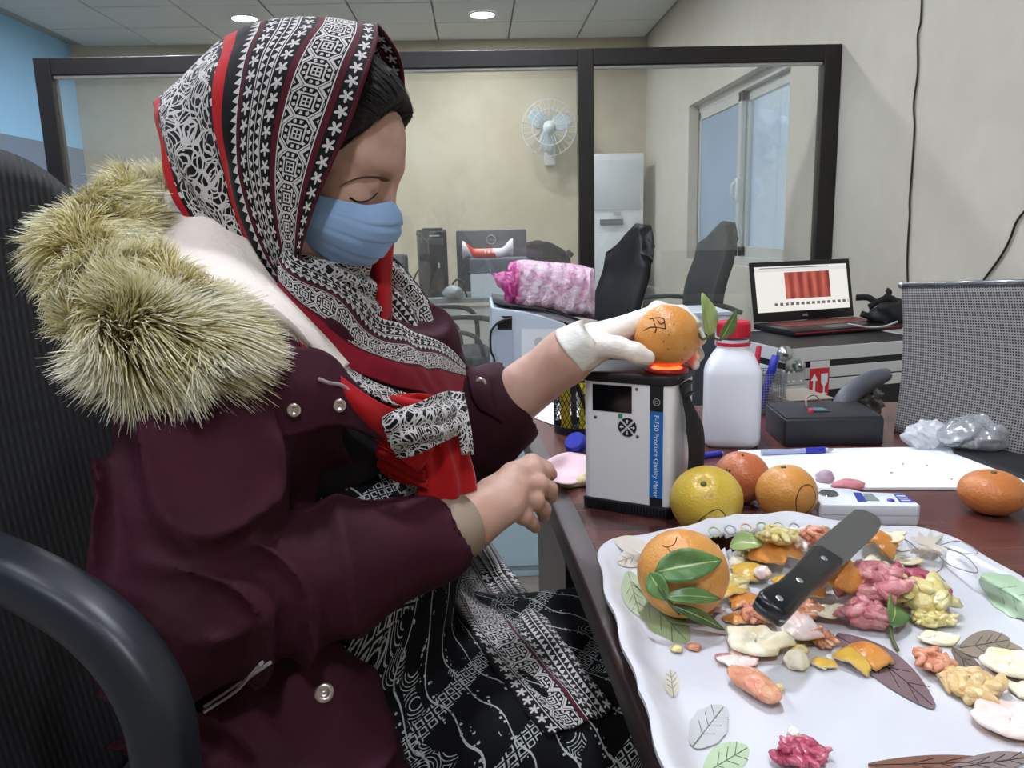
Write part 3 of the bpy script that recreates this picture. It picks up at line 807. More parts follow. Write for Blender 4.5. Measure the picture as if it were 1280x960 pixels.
for nm, b_, t_, w_, mt_ in (('leaf', (887, 421), (879, 366), .024, M_LEAF2), ('leaf', (900, 425), (921, 388), .017, M_LEAF)):
    VF, uv = leaf_mesh(P(*b_, dd_), P(*t_, dd_-.005), w_, -_F+.45*_R, .06, .35); mobj(nm, VF, mt_, o5, world=True, uv=uv)
mobj('twig', tube(crom([P(888, 420, dd_), P(896, 424, dd_), P(902, 425, dd_)], 10), .0014, 7), M_STEM, o5, world=True)

# ---------------------------------------------------------------- bottle
M_HDPE = Mat('milky_plastic', '#dfe3ea', .35); M_HDPE.set('Subsurface Weight', .25); M_HDPE.set('Subsurface Radius', (.05, .05, .05)); M_HDPE = M_HDPE.m
M_RED = simple('red_cap', '#c3183a', .4)
q = PZ(913, 553, TZ); bt = thing('plastic_bottle', 'white plastic bottle with a red screw cap', 'bottle', q, radians(-14))
def sqr(rx, ry, z, p=4.0, n=40):
    out = []
    for i in range(n):
        t = 2*pi*i/n; c, s = cos(t), sin(t); out.append((rx*np.sign(c)*abs(c)**(2/p), ry*np.sign(s)*abs(s)**(2/p), z))
    return out
rings = [sqr(.038, .036, 0, 5), sqr(.0435, .041, .006, 6), sqr(.045, .0425, .015, 6), sqr(.045, .0425, .118, 6), sqr(.043, .041, .128, 5), sqr(.034, .033, .147, 3.4), sqr(.0255, .0255, .160, 2.2), sqr(.0245, .0245, .168, 2), sqr(.0245, .0245, .174, 2)]
V = np.array(rings).reshape(-1, 3); n = 40
Fq = [(j*n+i, j*n+(i+1) % n, (j+1)*n+(i+1) % n, (j+1)*n+i) for j in range(len(rings)-1) for i in range(n)]+[tuple(range(n-1, -1, -1)), tuple(8*n+i for i in range(n))]
mobj('bottle_body', (V, Fq), M_HDPE, bt, flat_angle=60)
cp = mobj('cap', xf(lathe([(.026, .178), (.026, .200), (.024, .203), (.001, .203)], 36, False), loc=(0, 0, 0)), M_RED, bt, flat_angle=40)
mobj('knurl', join([xf(box(.0016, .0012, .020, (0, .0263, .189)), rz=2*pi*i/36) for i in range(36)]), M_RED, cp, smooth=False)
mobj('tamper_ring', lathe([(.0265, .164), (.0275, .165), (.0275, .169), (.0265, .170)], 36, False), M_RED, bt, flat_angle=40)

# ---------------------------------------------------------------- mesh pen cup with markers
M_WIRE = simple('black_wire', '#17171a', .45, .3)
q = PZ(724, 538, TZ); CR, CH = .044, .098; cu = thing('pen_cup', 'black wire mesh pen cup behind the meter', 'pen holder', q)
wires = []
for k in range(30):
    for s in (-1, 1):
        wires.append(tube([(CR*cos(2*pi*k/30+s*t*1.1), CR*sin(2*pi*k/30+s*t*1.1), .008+(CH-.012)*t) for t in np.linspace(0, 1, 14)], .0007, 4, False))
wm = mobj('wire_mesh', join(wires), M_WIRE, cu); tag(wm, kind='stuff')
mobj('rim', tube([(CR*cos(2*pi*i/40), CR*sin(2*pi*i/40), CH) for i in range(40)], .0028, 8, closed=True), M_WIRE, cu)
mobj('base', lathe([(.001, 0), (CR+.001, 0), (CR+.001, .014), (CR-.001, .014), (CR-.001, .003), (.001, .003)], 40, False), M_WIRE, cu, flat_angle=40)
M_YMARK = simple('yellow_marker', '#e3d82c', .4); M_YMARK2 = simple('ochre_marker', '#c3ac25', .45)
def marker(name, label, base, tip, r, m1, m2, cat='marker', group='pens in the cup'):
    base, tip = np.array(base), np.array(tip); o = thing(name, label, cat, base, group=group); d = tip-base
    mobj('barrel', tube([base+d*t for t in (0, .02, .62)], [r*.8, r, r], 14), m1, o, world=True, flat_angle=40)
    mobj('cap', tube([base+d*t for t in (.6, .61, .97, 1)], [r*1.02, r*1.12, r*1.08, r*.8], 14), m2, o, world=True, flat_angle=40)
    return o
marker('marker', 'thick bright yellow marker standing right in the mesh cup', q+[.012, -.012, .006], q+[.012, -.010, .112], .013, M_YMARK, M_YMARK)
marker('marker', 'slim ochre marker standing at the left of the mesh cup', q+[-.024, -.010, .006], q+[-.028, -.012, .094], .009, M_YMARK2, M_YMARK2)
marker('pen', 'thin black pen leaning across the mesh cup', q+[.022, -.02, .008], q+[-.012, -.028, .105], .004, M_BLK, M_BLK, 'pen')
for i, (x, y) in enumerate(((-.006, .02), (.026, .012))):
    marker('pen', ('grey pen at the back of the mesh cup', 'dark pen at the back right of the mesh cup')[i], q+[x, y, .006], q+[x*1.3, y*1.3, .1], .005, M_DGREY, M_BLK, 'pen')

# ---------------------------------------------------------------- small things around the meter
M_BLUEPL = simple('blue_plastic', '#2a33a8', .3)
q = PZ(722, 566, TZ); o = thing('bottle_cap', 'blue plastic cap lying behind the pink paper', 'cap', q)
mobj('cap_shell', xf(lathe([(.001, .016), (.015, .016), (.0175, .013), (.018, 0), (.016, 0), (.0155, .012), (.001, .013)], 28, False), rotm('X', radians(35))@rotm('Y', radians(-25)), (0, 0, .012)), M_BLUEPL, o, flat_angle=50)
mobj('cap_ribs', xf(join([xf(box(.001, .001, .01, (0, .0182, .006)), rz=2*pi*i/28) for i in range(28)]), rotm('X', radians(35))@rotm('Y', radians(-25)), (0, 0, .012)), M_BLUEPL, o, smooth=False)
M_PINKP = simple('pink_tissue', '#e2c3cb', .8, vary=.06)
G = []
for i in range(18):
    u = i/17; row = []
    for j in range(12):
        v = j/11; b_ = np.array([676+u*62, 588+u*u*6-u*14]); wv = (6+38*sin(pi*(.08+.8*u))**.9)*(v-.42)
        p = PZ(b_[0]+6*v, b_[1]+wv*.9, TZ+.006+.022*(1-u)**2+.003*sin(7*u+4*v)+.002*sin(11*v)); row.append(p)
    G.append(row)
tag(mobj('tissue_paper', grid_surf(G, .0007), M_PINKP, world=True, loc=PZ(705, 592, TZ)), 'pale pink tissue paper between the fingertips and the meter', 'paper')
M_CREAM = simple('cream_peel', '#dccb9f', .6, bump=.3, bscale=120)
q = PZ(722, 608, TZ)
tag(mobj('peel_scrap', join([xf(blob(.011, (1.15, .8, .62), .12, 2, 3), loc=(-.012, -.004, .006)), xf(blob(.012, (1.3, .8, .6), .14, 2, 4), loc=(.004, .0, .007)), xf(blob(.013, (1, 1, .8), .15, 2, 5), loc=(.019, .008, .010))]), M_CREAM, loc=q), 'knobbly cream citrus scrap at the left foot of the meter', 'citrus scrap')
q = PZ(684, 507, TZ); G = [[PZ(x, y, TZ+.002+h) for x, y, h in ((668, 522, .0), (690, 530, 0), (712, 536, 0))], [PZ(x, y, TZ+.004+h) for x, y, h in ((676, 513, .002), (700, 518, .0), (722, 524, 0))], [PZ(x, y, TZ+.004+h) for x, y, h in ((688, 503, .006), (712, 508, .002), (735, 512, 0))]]
tag(mobj('paper_sheet', grid_surf(loft(G, 8, 8), .001), simple('white_paper', '#e8ecef', .7), world=True, loc=q), 'white paper sheet at the far end behind the pen cup', 'paper')

# paper pad, pens
M_PAPER = simple('pad_paper', '#edf1f5', .7, vary=.02)
cs = [PZ(922, 566, TZ), PZ(1212, 561, TZ), PZ(1300, 613, TZ), PZ(985, 614, TZ)]
o = thing('paper_pad', 'large white sheet of paper behind the oranges', 'paper', PZ(1100, 590, TZ))
pl = [(p[0], p[1]) for p in cs]
mobj('sheet', prism(pl, TZ+.0005, TZ+.005, .0006), M_PAPER, o, smooth=False, world=True)
mobj('loose_sheet', prism([tuple(PZ(1160, 566, TZ)[:2]), tuple(PZ(1222, 563, TZ)[:2]), tuple(PZ(1308, 608, TZ)[:2]), tuple(PZ(1262, 612, TZ)[:2])], TZ+.0052, TZ+.006), M_PAPER, o, smooth=False, world=True)
for i, (x, y, l) in enumerate(((1112, 590, 4), (1157, 581, 3), (1188, 598, 3), (1128, 579, 2))):
    mobj('mark', prism([tuple(PZ(x+dx, y+dy, TZ+.0052)[:2]) for dx, dy in ((0, 0), (l, 0), (l, 1.5), (0, 1.5))], TZ+.0051, TZ+.0054), simple('faint_mark', '#9c8f80', .8), o, smooth=False, world=True)
M_CLEARPL = glassy('clear_barrel', (.85, .88, .95), .15, .1, .25)
def pen(label, pa, pb, z, r, grip0, grip1):
    A_, B_ = PZ(*pa, z+r), PZ(*pb, z+r); o = thing('ballpoint_pen', label, 'pen', (A_+B_)/2-np.array([0, 0, r])); d = B_-A_
    mobj('barrel', tube([A_, A_+d*grip0], r, 12), simple('pen_barrel', '#aab2d6', .3), o, world=True, flat_angle=40)
    mobj('grip', tube([A_+d*grip0, A_+d*grip1], r*1.25, 12), M_BLUEPL, o, world=True, flat_angle=40)
    mobj('tip', tube([A_+d*grip1, A_+d*.97, B_], [r, r*.5, r*.15], 12), simple('pen_tip', '#b7bcc9', .3, .5), o, world=True)
    return o
pen('blue and clear ballpoint pen lying along the white sheet', (952, 566), (1042, 562), TZ+.005, .0042, .6, .87)
pen('slim blue pen lying between bottle and meter', (868, 572), (905, 566), TZ, .004, .2, .88)

# ---------------------------------------------------------------- black electronics box
a, b, L, rz = frame_at((980, 559), (1104, 557), TZ); rz0 = rz
bx = thing('electronics_box', 'black plastic electronics box with small screen and red button', 'electronics box', a, rz)
BH, BD = .046, .115
M_ABS = simple('black_abs', '#22242b', .5)
mobj('housing', box(L, BD, BH, (L/2, BD/2, BH/2), .004, 3), M_ABS, bx, flat_angle=40)
mobj('lid', box(L-.004, BD-.004, .004, (L/2, BD/2, BH+.001), .0015), M_ABS, bx, flat_angle=40)
mobj('screen_recess', box(.032, .03, .002, (L*.42, BD*.42, BH+.0032)), simple('recess_black', '#0b0c0e', .3), bx, smooth=False)
mobj('screen', box(.024, .022, .0014, (L*.43, BD*.42, BH+.0044), .0004), simple('lcd_green', '#54747c', .25, vary=.4, bscale=400), bx, smooth=False)
mobj('button', xf(lathe([(.0005, .006), (.004, .006), (.0045, 0)], 16, False), loc=(L*.33, BD*.30, BH+.003)), M_RED, bx)
mobj('lead', tube(crom([(L*.38, BD*.7, BH+.002), (L*.40, BD*.8, BH+.014), (L*.5, BD*.84, BH+.018), (L*.58, BD*.86, BH+.004)], 24), .0016, 6), simple('pink_wire', '#a98a86', .5), bx)
mobj('side_plug', xf(lathe([(.001, .008), (.012, .008), (.014, 0)], 18, False), rotm('Y', pi/2), (L, BD*.3, BH*.5)), M_BLUEPL, bx)

# grey pistol shaped handle and shiny wrap behind the box
pts = [P(1050, 524, 1.40), P(1054, 506, 1.40), P(1063, 492, 1.41), P(1080, 480, 1.42), P(1097, 472, 1.43), P(1108, 468, 1.44)]
q = PZ(1050, 533, TZ); o = thing('grey_handle', 'curved dark grey grip standing behind the electronics box', 'tool handle', (pts[0][0], pts[0][1], TZ))
mobj('grip', tube(np.vstack([[pts[0][0], pts[0][1], TZ], crom(pts, 24)]), [.02]+list(np.interp(np.linspace(0, 1, 24), [0, .3, .7, 1], [.019, .018, .017, .012])), 14), simple('grip_grey', '#4b4f57', .45), o, world=True)
mobj('collar', tube([(pts[0][0], pts[0][1], TZ), (pts[0][0], pts[0][1], TZ+.01)], .026, 16), M_BLK, o, world=True)
q = PZ(1095, 538, TZ); o = thing('foil_wrap', 'shiny crumpled wrapper between the grey grip and mesh panel', 'wrapper', (q[0]+.01, q[1]+.08, TZ))
mobj('film', xf(blob(.034, (1.2, .8, 1.0), .25, 5, 6, 4), loc=(0, 0, .034)), simple('dark_film', '#3f4444', .12, .3, 1., bump=1., bscale=70), o)

# ---------------------------------------------------------------- white pocket meter
a, b, L, rz = frame_at((1024, 656), (1150, 658), TZ)
o = thing('pocket_meter', 'small white pocket meter with a screen and blue print', 'pocket meter', a, rz)
out = [(.004, 0), (L-.004, 0), (L, .004), (L-.004, .045), (L*.55, .050), (L*.45, .062), (L*.18, .066), (.006, .058), (0, .05), (0, .004)]
mobj('housing', prism(out, 0, .026, .003), simple('meter_shell', '#dfe4ec', .35), o, flat_angle=40)
mobj('seam', prism([(x*1.004-.0003, y*1.004-.0002) for x, y in out], .0125, .0135), simple('seam_grey', '#aab2bd', .5), o, smooth=False)
mobj('sample_well', xf(lathe([(.0005, .0262), (.008, .0265), (.010, .0285), (.012, .0262)], 24, False), loc=(L*.17, .038, 0)), simple('steel', '#8f9497', .2, .8), o)
mobj('blue_print', prism([(L*.40, .010), (L*.50, .012), (L*.52, .044), (L*.44, .044)], .026, .0264), simple('print_blue', '#2c3f9a', .5), o, smooth=False)
mobj('lcd', prism([(L*.49, .014), (L*.63, .014), (L*.62, .040), (L*.53, .040)], .026, .0268), simple('lcd_grey', '#7d8a86', .25), o, smooth=False)
mobj('blue_label', prism([(L*.82, .010), (L*.97, .010), (L*.95, .040), (L*.84, .040)], .026, .0264), simple('print_blue2', '#33469e', .5), o, smooth=False)
for i in range(3): mobj('print_line', prism([(L*.85, .015+i*.008), (L*.94, .015+i*.008), (L*.94, .018+i*.008), (L*.85, .018+i*.008)], .0264, .0266), M_INKW, o, smooth=False)
mobj('button', xf(lathe([(.0005, .0275), (.004, .0275), (.0045, .026)], 16, False), loc=(L*.745, .016, 0)), M_BLUEPL, o)
q = PZ(1060, 612, TZ)
tag(mobj('pulp_scrap', xf(blob(.014, (1.5, .9, .5), .25, 3, 2), loc=(0, 0, .007)), simple('pink_pulp', '#d58a94', .4, bump=.5, bscale=90), loc=q), 'pink pulp scrap behind the white pocket meter', 'citrus scrap')
q = PZ(1030, 606, TZ)
tag(mobj('pulp_scrap', xf(blob(.012, (1.0, .9, .9), .22, 3, 4), loc=(0, 0, .010)), simple('mauve_pulp', '#b9a2b2', .4, bump=.5, bscale=90), loc=q), 'mauve pulp scrap beside the pen-marked orange', 'citrus scrap')

# ---------------------------------------------------------------- grey mesh panel, bags
mm = Mat('woven_mesh', '#8f8d8b', .5); u_, v_, _z = mm.xyz(mm.coord('UV'))
cell = ((u_*62).mod(1)-.5).abs().max(((v_*66).mod(1)-.5).abs()*1.0)
row = ((v_*60).mod(1)-.5).abs() < .29
colm = ((u_*62).mod(1)-.5).abs() < .34
mm.color(mm.mix((row*colm), '#8f8c8a', '#242427')); mm.bump((row*colm).inv(), .6, .002); M_MESHP = mm.m
p00, p10 = PZ(1117, 541, TZ), PZ(1330, 590, TZ); p01, p11 = PY(1127, 356, p00[1]+.05), PY(1330, 351, p10[1]+.05)
o = thing('mesh_panel', 'grey woven mesh panel with thin metal top rail standing upright', 'mesh panel', p00)
G = np.array([[(p00*(1-s)+p10*s)*(1-t)+(p01*(1-s)+p11*s)*t+np.array([.004, -.008, 0])*sin(pi*t)*(1+.5*sin(3*s)) for s in np.linspace(0, 1, 16)] for t in np.linspace(0, 1, 16)])
uv = np.array([(s, t) for t in np.linspace(0, 1, 16) for s in np.linspace(0, 1, 16)])
mobj('mesh_sheet', grid_surf(G[:, ::-1], .004), M_MESHP, o, world=True, uv=np.vstack([uv.reshape(16, 16, 2)[:, ::-1].reshape(-1, 2)]*2))
mobj('top_rail', tube([p01, p11], .0042, 10), simple('rail_steel', '#8d9094', .25, .7), o, world=True)
mobj('rail_end', xf(ico(.0065, 2), loc=p01), simple('rail_knob', '#a2a4a7', .2, .8), o, world=True)
d_ = (p10-p00); nb_ = np.array([d_[1], -d_[0], 0]); nb_ /= np.linalg.norm(nb_); nb_ = nb_ if nb_[1] < 0 else -nb_
mobj('foot_base', prism([tuple((p00+d_*.36+nb_*.0)[:2]), tuple((p00+d_*.52+nb_*.055)[:2]), tuple((p10+nb_*.10)[:2]), tuple((p10-nb_*.05)[:2]), tuple((p00-nb_*.05)[:2])][::-1], TZ, TZ+.012, .002), M_BLK, o, smooth=False, world=True)
M_BAG = glassy('clear_bag', (.9, .93, .96), .25, .1, .38, (.75, .8, .86), 40)
q = PZ(1218, 566, TZ); V, Fc = blob(.052, (1.1, .75, .52), .16, 3.2, 2, 5); V[:, 2] = np.maximum(V[:, 2], -.024)
V = V*(1+.06*wnoise(V*60, .9, 5))[:, None]
tag(mobj('clear_bag', xf((V, Fc), loc=(0, 0, .0305)), M_BAG, loc=q), 'crumpled clear plastic bag below the mesh panel', 'plastic bag')
q = PZ(1160, 562, TZ); V, Fc = blob(.030, (1.25, .9, .72), .22, 3.5, 3, 5); V[:, 2] = np.maximum(V[:, 2], -.018)
V = V*(1+.10*wnoise(V*110, .9, 6))[:, None]
tag(mobj('white_bag', xf((V, Fc), loc=(0, 0, .024)), glassy('milky_bag', (.95, .97, 1), .06, .3, .55, (.9, .93, .96), 40), loc=q), 'crumpled white plastic wrap left of the clear bag', 'plastic wrap')

# ---------------------------------------------------------------- pen holder, marker and books behind the bottle
q = PZ(958, 517, TZ); o = thing('pen_holder', 'small square wire pen holder behind the bottle', 'pen holder', (q[0], q[1]+.02, TZ), .15)
wires = []
for k in range(13):
    x = -.03+.06*k/12
    for sgn in (-1, 1):
        wires.append(tube([(x, .03*sgn, .004), (x, .03*sgn, .078)], .0007, 4)); wires.append(tube([(.03*sgn, x, .004), (.03*sgn, x, .078)], .0007, 4))
for k in range(15):
    z = .006+.072*k/14; wires.append(tube([(-.03, -.03, z), (.03, -.03, z), (.03, .03, z), (-.03, .03, z)], .0007, 4, closed=True))
tag(mobj('wire_mesh', join(wires), simple('silver_wire', '#8e9092', .35, .6), o, smooth=False), kind='stuff')
mobj('base', box(.062, .062, .004, (0, 0, .002)), M_DGREY, o, smooth=False)
ql = np.array([q[0], q[1]+.02, TZ])
marker('marker', 'blue-capped marker leaning out of the square holder', ql+[-.006, -.004, .006], P(970, 444, 1.53), .0075, M_BLUEPL, M_BLUEPL, group='pens behind the bottle')
marker('marker', 'red-capped pen standing behind the bottle shoulder', ql+[-.02, .012, .006], P(949, 432, 1.54), .005, M_DGREY, M_RED, group='pens behind the bottle')
q = PZ(990, 512, TZ)
for i, (cc, h, rzz) in enumerate((('#3a332c', .018, .1), ('#8d8577', .012, .16))):
    lab = ('thick dark brown book at the bottom behind the box', 'thin beige book on top behind the box')[i]
    o = thing('book', lab, 'book', (q[0]+.01, q[1]+.0, TZ+(.018 if i else 0)), rzz, 'books behind the electronics box')
    mobj('cover', join([box(.09, .10, .002, (0, 0, .001)), box(.09, .10, .002, (0, 0, h-.001)), box(.002, .10, h, (-.045, 0, h/2))]), simple('book_cover', cc, .6), o, smooth=False)
    mobj('pages', box(.084, .094, h-.004, (0, 0, h/2)), simple('book_pages', '#b9b09c', .8), o, smooth=False)
# ================================================================== LAPTOP ON FLIGHT CASE (behind the desk)
M_CASEB = simple('case_black', '#15161a', .5, bump=.2, bscale=200); M_CASEA = simple('case_aluminium', '#d2d4d4', .35, .1); M_CHROME = simple('chrome', '#c3c7c9', .15, .9)
cc = PY(981, 437, 2.32); CZT = cc[2]; rz = radians(13)
CWD, CDP, CHT = .52, .40, .30
fc = thing('flight_case', 'black flight case with aluminium edges under the laptop', 'case', (cc[0], cc[1], CZT-CHT), rz)
mobj('lower_shell', box(CWD, CDP, CHT*.66, (CWD/2, CDP/2, CHT*.33), .003), M_CASEB, fc, smooth=False)
mobj('lid', box(CWD, CDP, CHT*.30, (CWD/2, CDP/2, CHT-.15*CHT), .003), M_CASEB, fc, smooth=False)
zs = CHT*.68
for z, h in ((CHT-.02, .042), (zs+.018, .034), (zs-.020, .034), (.014, .028)):
    for q in (box(CWD+.006, .004, h, (CWD/2, -.002, z), .0015), box(.004, CDP+.006, h, (-.002, CDP/2, z), .0015), box(CWD+.006, .004, h, (CWD/2, CDP+.002, z), .0015), box(.004, CDP+.006, h, (CWD+.002, CDP/2, z), .0015)):
        mobj('edge_profile', q, M_CASEA, fc, smooth=False)
mobj('seam', box(CWD+.003, CDP+.003, .006, (CWD/2, CDP/2, zs-.001)), M_BLK, fc, smooth=False)
for x in (.0, CWD):
    mobj('corner_ball', xf(ico(.024, 3), loc=(x, .0, CHT-.012)), M_CHROME, fc)
mobj('corner_plate', join([box(.07, .003, .05, (.035, -.0055, zs+.012), .001), box(.003, .07, .05, (-.0055, .035, zs+.012), .001), box(.07, .003, .045, (.035, -.0055, zs-.05), .001)]), M_CHROME, fc, smooth=False)
mobj('corner_plate', join([box(.05, .003, .045, (.025, -.0055, CHT-.05), .001), xf(ico(.018, 2), loc=(.045, -.012, CHT-.05))]), M_CHROME, fc)
mobj('rivet', join([xf(ico(.004, 1), loc=(x, -.008, z)) for x in (.012, .03, .055) for z in (zs+.026, zs-.002, zs-.04)]), M_CASEA, fc)
# fragile sticker
stx, stw = .085, .068
st = mobj('fragile_sticker', box(stw, .0012, .125, (stx+stw/2, -.0075, zs-.01), 0), simple('sticker_red', '#cf2433', .5), fc, smooth=False)
mobj('sticker_top', box(stw, .0014, .022, (stx+stw/2, -.0077, zs+.044)), simple('sticker_white', '#d9d6d6', .5), st, smooth=False)
def stick(poly): return xf(prism(poly, 0, .0006), rotm('X', pi/2), (stx, -.0082, zs-.075))
ar = [(.012, .025), (.020, .025), (.020, .070), (.028, .070), (.016, .092), (.004, .070), (.012, .070)]
gl = [(.040, .024), (.062, .024), (.062, .029), (.0535, .031), (.0535, .050), (.062, .062), (.063, .090), (.039, .090), (.040, .062), (.0485, .050), (.0485, .031), (.040, .029)]
mobj('arrow_symbol', stick(ar), M_INKW, st, smooth=False); mobj('glass_symbol', stick(gl), M_INKW, st, smooth=False)
for x in (.008, .018, .034, .048): mobj('sticker_letter', stick([(x, .008), (x+.006, .008), (x+.006, .017), (x, .017)]), M_INKW, st, smooth=False)
# low table under the case
o = thing('side_table', 'low dark side table under the flight case', 'table', (cc[0], cc[1], 0), rz)
hz = CZT-CHT
mobj('table_top', box(CWD+.1, CDP+.08, .03, (CWD/2, CDP/2, hz-.015), .003), M_DGREY, o, smooth=False)
for x in (.03, CWD-.03):
    for y in (.03, CDP-.03): mobj('leg', box(.04, .04, hz-.03, (x, y, (hz-.03)/2)), M_DGREY, o, smooth=False)

# laptop
hl = PZ(950, 404, CZT+.022); hr = PZ(1066, 396, CZT+.022); d = hr-hl; LW = np.linalg.norm(d[:2]); rl = atan2(d[1], d[0])
lp = thing('laptop', 'open black laptop with red keyboard showing a reddish picture', 'laptop', (hl[0], hl[1], CZT), rl)
LD = .235
M_LAPB = simple('laptop_black', '#16161a', .35)
mobj('base', box(LW+.04, LD, .020, (LW/2, -LD/2+.01, .011), .004), M_LAPB, lp, flat_angle=40)
mk_ = Mat('red_keyboard', '#5c1418', .4); kx, ky, kz = mk_.xyz(mk_.coord())
gx, gy = ((kx*58).mod(1)-.5).abs() < .42, ((ky*52).mod(1)-.5).abs() < .40
mk_.color(mk_.mix(gx*gy, '#8a2023', '#4e1318')); 
kb = mobj('keyboard', box(LW*.9, LD*.5, .0015, (LW/2, -LD*.30, .0215)), mk_.m, lp, smooth=False)
mobj('touchpad', box(LW*.28, LD*.26, .001, (LW*.45, -LD*.74, .0212)), simple('pad_dark', '#1d1416', .3), lp, smooth=False)
mobj('red_trim', box(LW+.036, .001, .003, (LW/2, -LD+.0095, .012)), M_RED, lp, smooth=False)
SH = .215; tilt = radians(12)
sroot = thing('screen_lid', None, None, (0, .012, .022)); sroot.parent = lp; sroot.rotation_euler = (-tilt, 0, 0)
mobj('lid_shell', box(LW+.03, .008, SH, (LW/2, .002, SH/2), .003), M_LAPB, sroot, flat_angle=40)
x0, x1, z0, z1 = .002, LW-.002, .034, SH-.018
ms = Mat('laptop_display', '#0a0a0a', .3); sx, sy, sz = ms.xyz(ms.coord())
W_, H_ = x1-x0, z1-z0; u_ = (sx-x0)/W_; v_ = (sz-z0)/H_
pic = u_.between(.31, .80)*v_.between(.27, .86)
stripes = ((u_*62).sin()*.5+.5)*.35+ms.noise(60, 4, co=ms.coord('Object', (1, 1, .25)))*.6
pcol = ms.ramp(stripes, [(.2, '#6e1a1a'), (.5, '#b04a3c'), (.75, '#c9705c')])
thumbs = v_.between(.13, .19)*u_.between(.17, .99)*(((u_*17.5).mod(1)-.5).abs() < .3)
bar = v_.between(.955, .97)*u_.between(.05, .8)
col = ms.mix(pic, '#f1efe9', pcol); col = ms.mix(thumbs, col, '#6b5a54'); col = ms.mix(bar, col, '#30343a'); col = ms.mix(v_.between(.88, .955), col, '#e2e2de')
ms.t.links.new(col, ms.b.inputs['Emission Color']); ms.set('Emission Strength', .95); ms.set('Base Color', (.02, .02, .02, 1))
mobj('display', box(W_, .001, H_, ((x0+x1)/2, -.0026, (z0+z1)/2)), ms.m, sroot, smooth=False)
text('lid_lettering', 'msi', .016, M_LOGO, sroot, (LW*.5, -.0026, .018), (pi/2, 0, 0), 'CENTER', .0004)

# black bag straps behind the laptop
o = thing('black_bag', 'black bag with straps slumped right behind the laptop', 'bag', (cc[0]+.55, cc[1]+.40, CZT))
b0 = np.array([cc[0]+.55, cc[1]+.40, CZT]); V, Fc = blob(.075, (1.2, .75, .7), .22, 2.5, 3, 4); V[:, 2] = np.maximum(V[:, 2], -.046)
mobj('bag_body', xf((V, Fc), loc=(-.01, .0, .047)), simple('bag_nylon', '#121317', .6, bump=.4, bscale=60), o)
dB = float((b0-_C)@_F)
for pts in ([(1070, 372), (1085, 372), (1098, 378), (1112, 366), (1108, 362)], [(1086, 384), (1104, 374), (1116, 374), (1120, 386), (1118, 398)], [(1076, 392), (1095, 398), (1112, 404), (1122, 402)]):
    mobj('strap', tube(crom([P(x, y, dB-.03) for x, y in pts], 24), .011, 8, flat=(1, .35)), simple('bag_strap', '#17181b', .6), o, world=True)
pts = [P(x, y, dB-.12) for x, y in ((1060, 405), (1085, 409), (1105, 408), (1122, 402))]
tag(mobj('charger_cable', tube(crom(pts, 30), .0035, 6), simple('white_cable', '#b9bcbc', .5), world=True, loc=pts[0]), 'thin pale cable running right from the laptop', 'cable')

# small stack of blue-white boxes and black box between orange leaves and case
q = PY(862, 400, 2.9); o = thing('paper_stack', 'stack of blue and white papers behind the held orange', 'papers', (q[0]+.03, 2.95, 0))
zt = PY(870, 388, 2.9)[2]
cols = ['#c9d3de', '#aebccd', '#dfe4ea', '#b7c4d4']
for i in range(6): mobj('sheaf', xf(box(.2, .26, .012, (0, 0, zt-.006-.0125*i), .001), rz=.05*sin(i*2.3)), simple('sheaf_%d' % (i % 4), cols[i % 4], .6), o, smooth=False)
mobj('carton', box(.21, .27, zt-.08, (0, 0, (zt-.08)/2), .003), simple('carton_grey2', '#4b5058', .6), o, smooth=False)

# ================================================================== PRINTER, CABINET, PINK PACKET
YP = 2.42
M_PRN = simple('printer_grey', '#b9c4d2', .45); M_PRN2 = simple('printer_grey2', '#aab6c6', .45)
prof = [(614, 384), (632, 387), (655, 390), (680, 396), (705, 405), (722, 416), (733, 432), (737, 455), (737, 545), (616, 545)]
pp = [PY(x, y, YP) for x, y in prof]; zb = pp[-1][2]; x0 = pp[-1][0]
pr = thing('printer', 'pale grey office printer with white paper label on its side', 'printer', (x0, YP, zb))
loc2 = [(p[0]-x0, p[2]-zb) for p in pp]
sh = prism(loc2, 0, .36, .006); V = np.asarray(sh[0]); sh = (np.stack([V[:, 0], V[:, 2], V[:, 1]], 1), [tuple(reversed(f)) for f in sh[1]])
mobj('housing', sh, M_PRN, pr, flat_angle=30)
def onp(x, y): p = PY(x, y, YP); return p[0]-x0, p[2]-zb
def pplate(name, pts, mat, th=.004, off=0.0):
    v = prism([onp(*q) for q in pts], 0, th); V = np.asarray(v[0]); return mobj(name, (np.stack([V[:, 0], -V[:, 2]-off, V[:, 1]], 1), v[1]), mat, pr, smooth=False)
pplate('recess', [(622, 412), (640, 412), (640, 395), (626, 395), (630, 398), (630, 402), (622, 404)], M_BLK, .003)
pplate('side_door', [(620, 412), (641, 412), (641, 470), (618, 470)], M_PRN2, .004)
pplate('paper_label', [(652, 455), (695, 455), (695, 411), (652, 411)], simple('label_white', '#e4e9f0', .6), .001)
cx_, cz_ = onp(674, 428)
mobj('label_stamp', xf(lathe([(.0005, .0003), (.016, .0003), (.016, 0)], 24, False), rotm('X', pi/2), (cx_, -.0012, cz_)), simple('stamp_grey', '#c5c9c6', .6), pr, smooth=False)
pplate('top_tray', [(622, 387), (660, 391), (700, 402), (722, 414), (735, 414), (748, 402), (735, 396), (700, 388), (650, 380), (622, 382)], M_BLK, .0, -.005) if False else None
G = [[(p[0], y, p[2]) for y in (.0+.02, .34)] for p in [np.array([*onp(x, y_)])[[0, 0, 1]] for x, y_ in ((618, 380), (645, 384), (680, 388), (715, 398), (740, 408), (752, 410))]]
mobj('output_tray', grid_surf(np.array([[(q[0], q[1], q[2]+.004) for q in row] for row in G]), .006), M_BLK, pr)
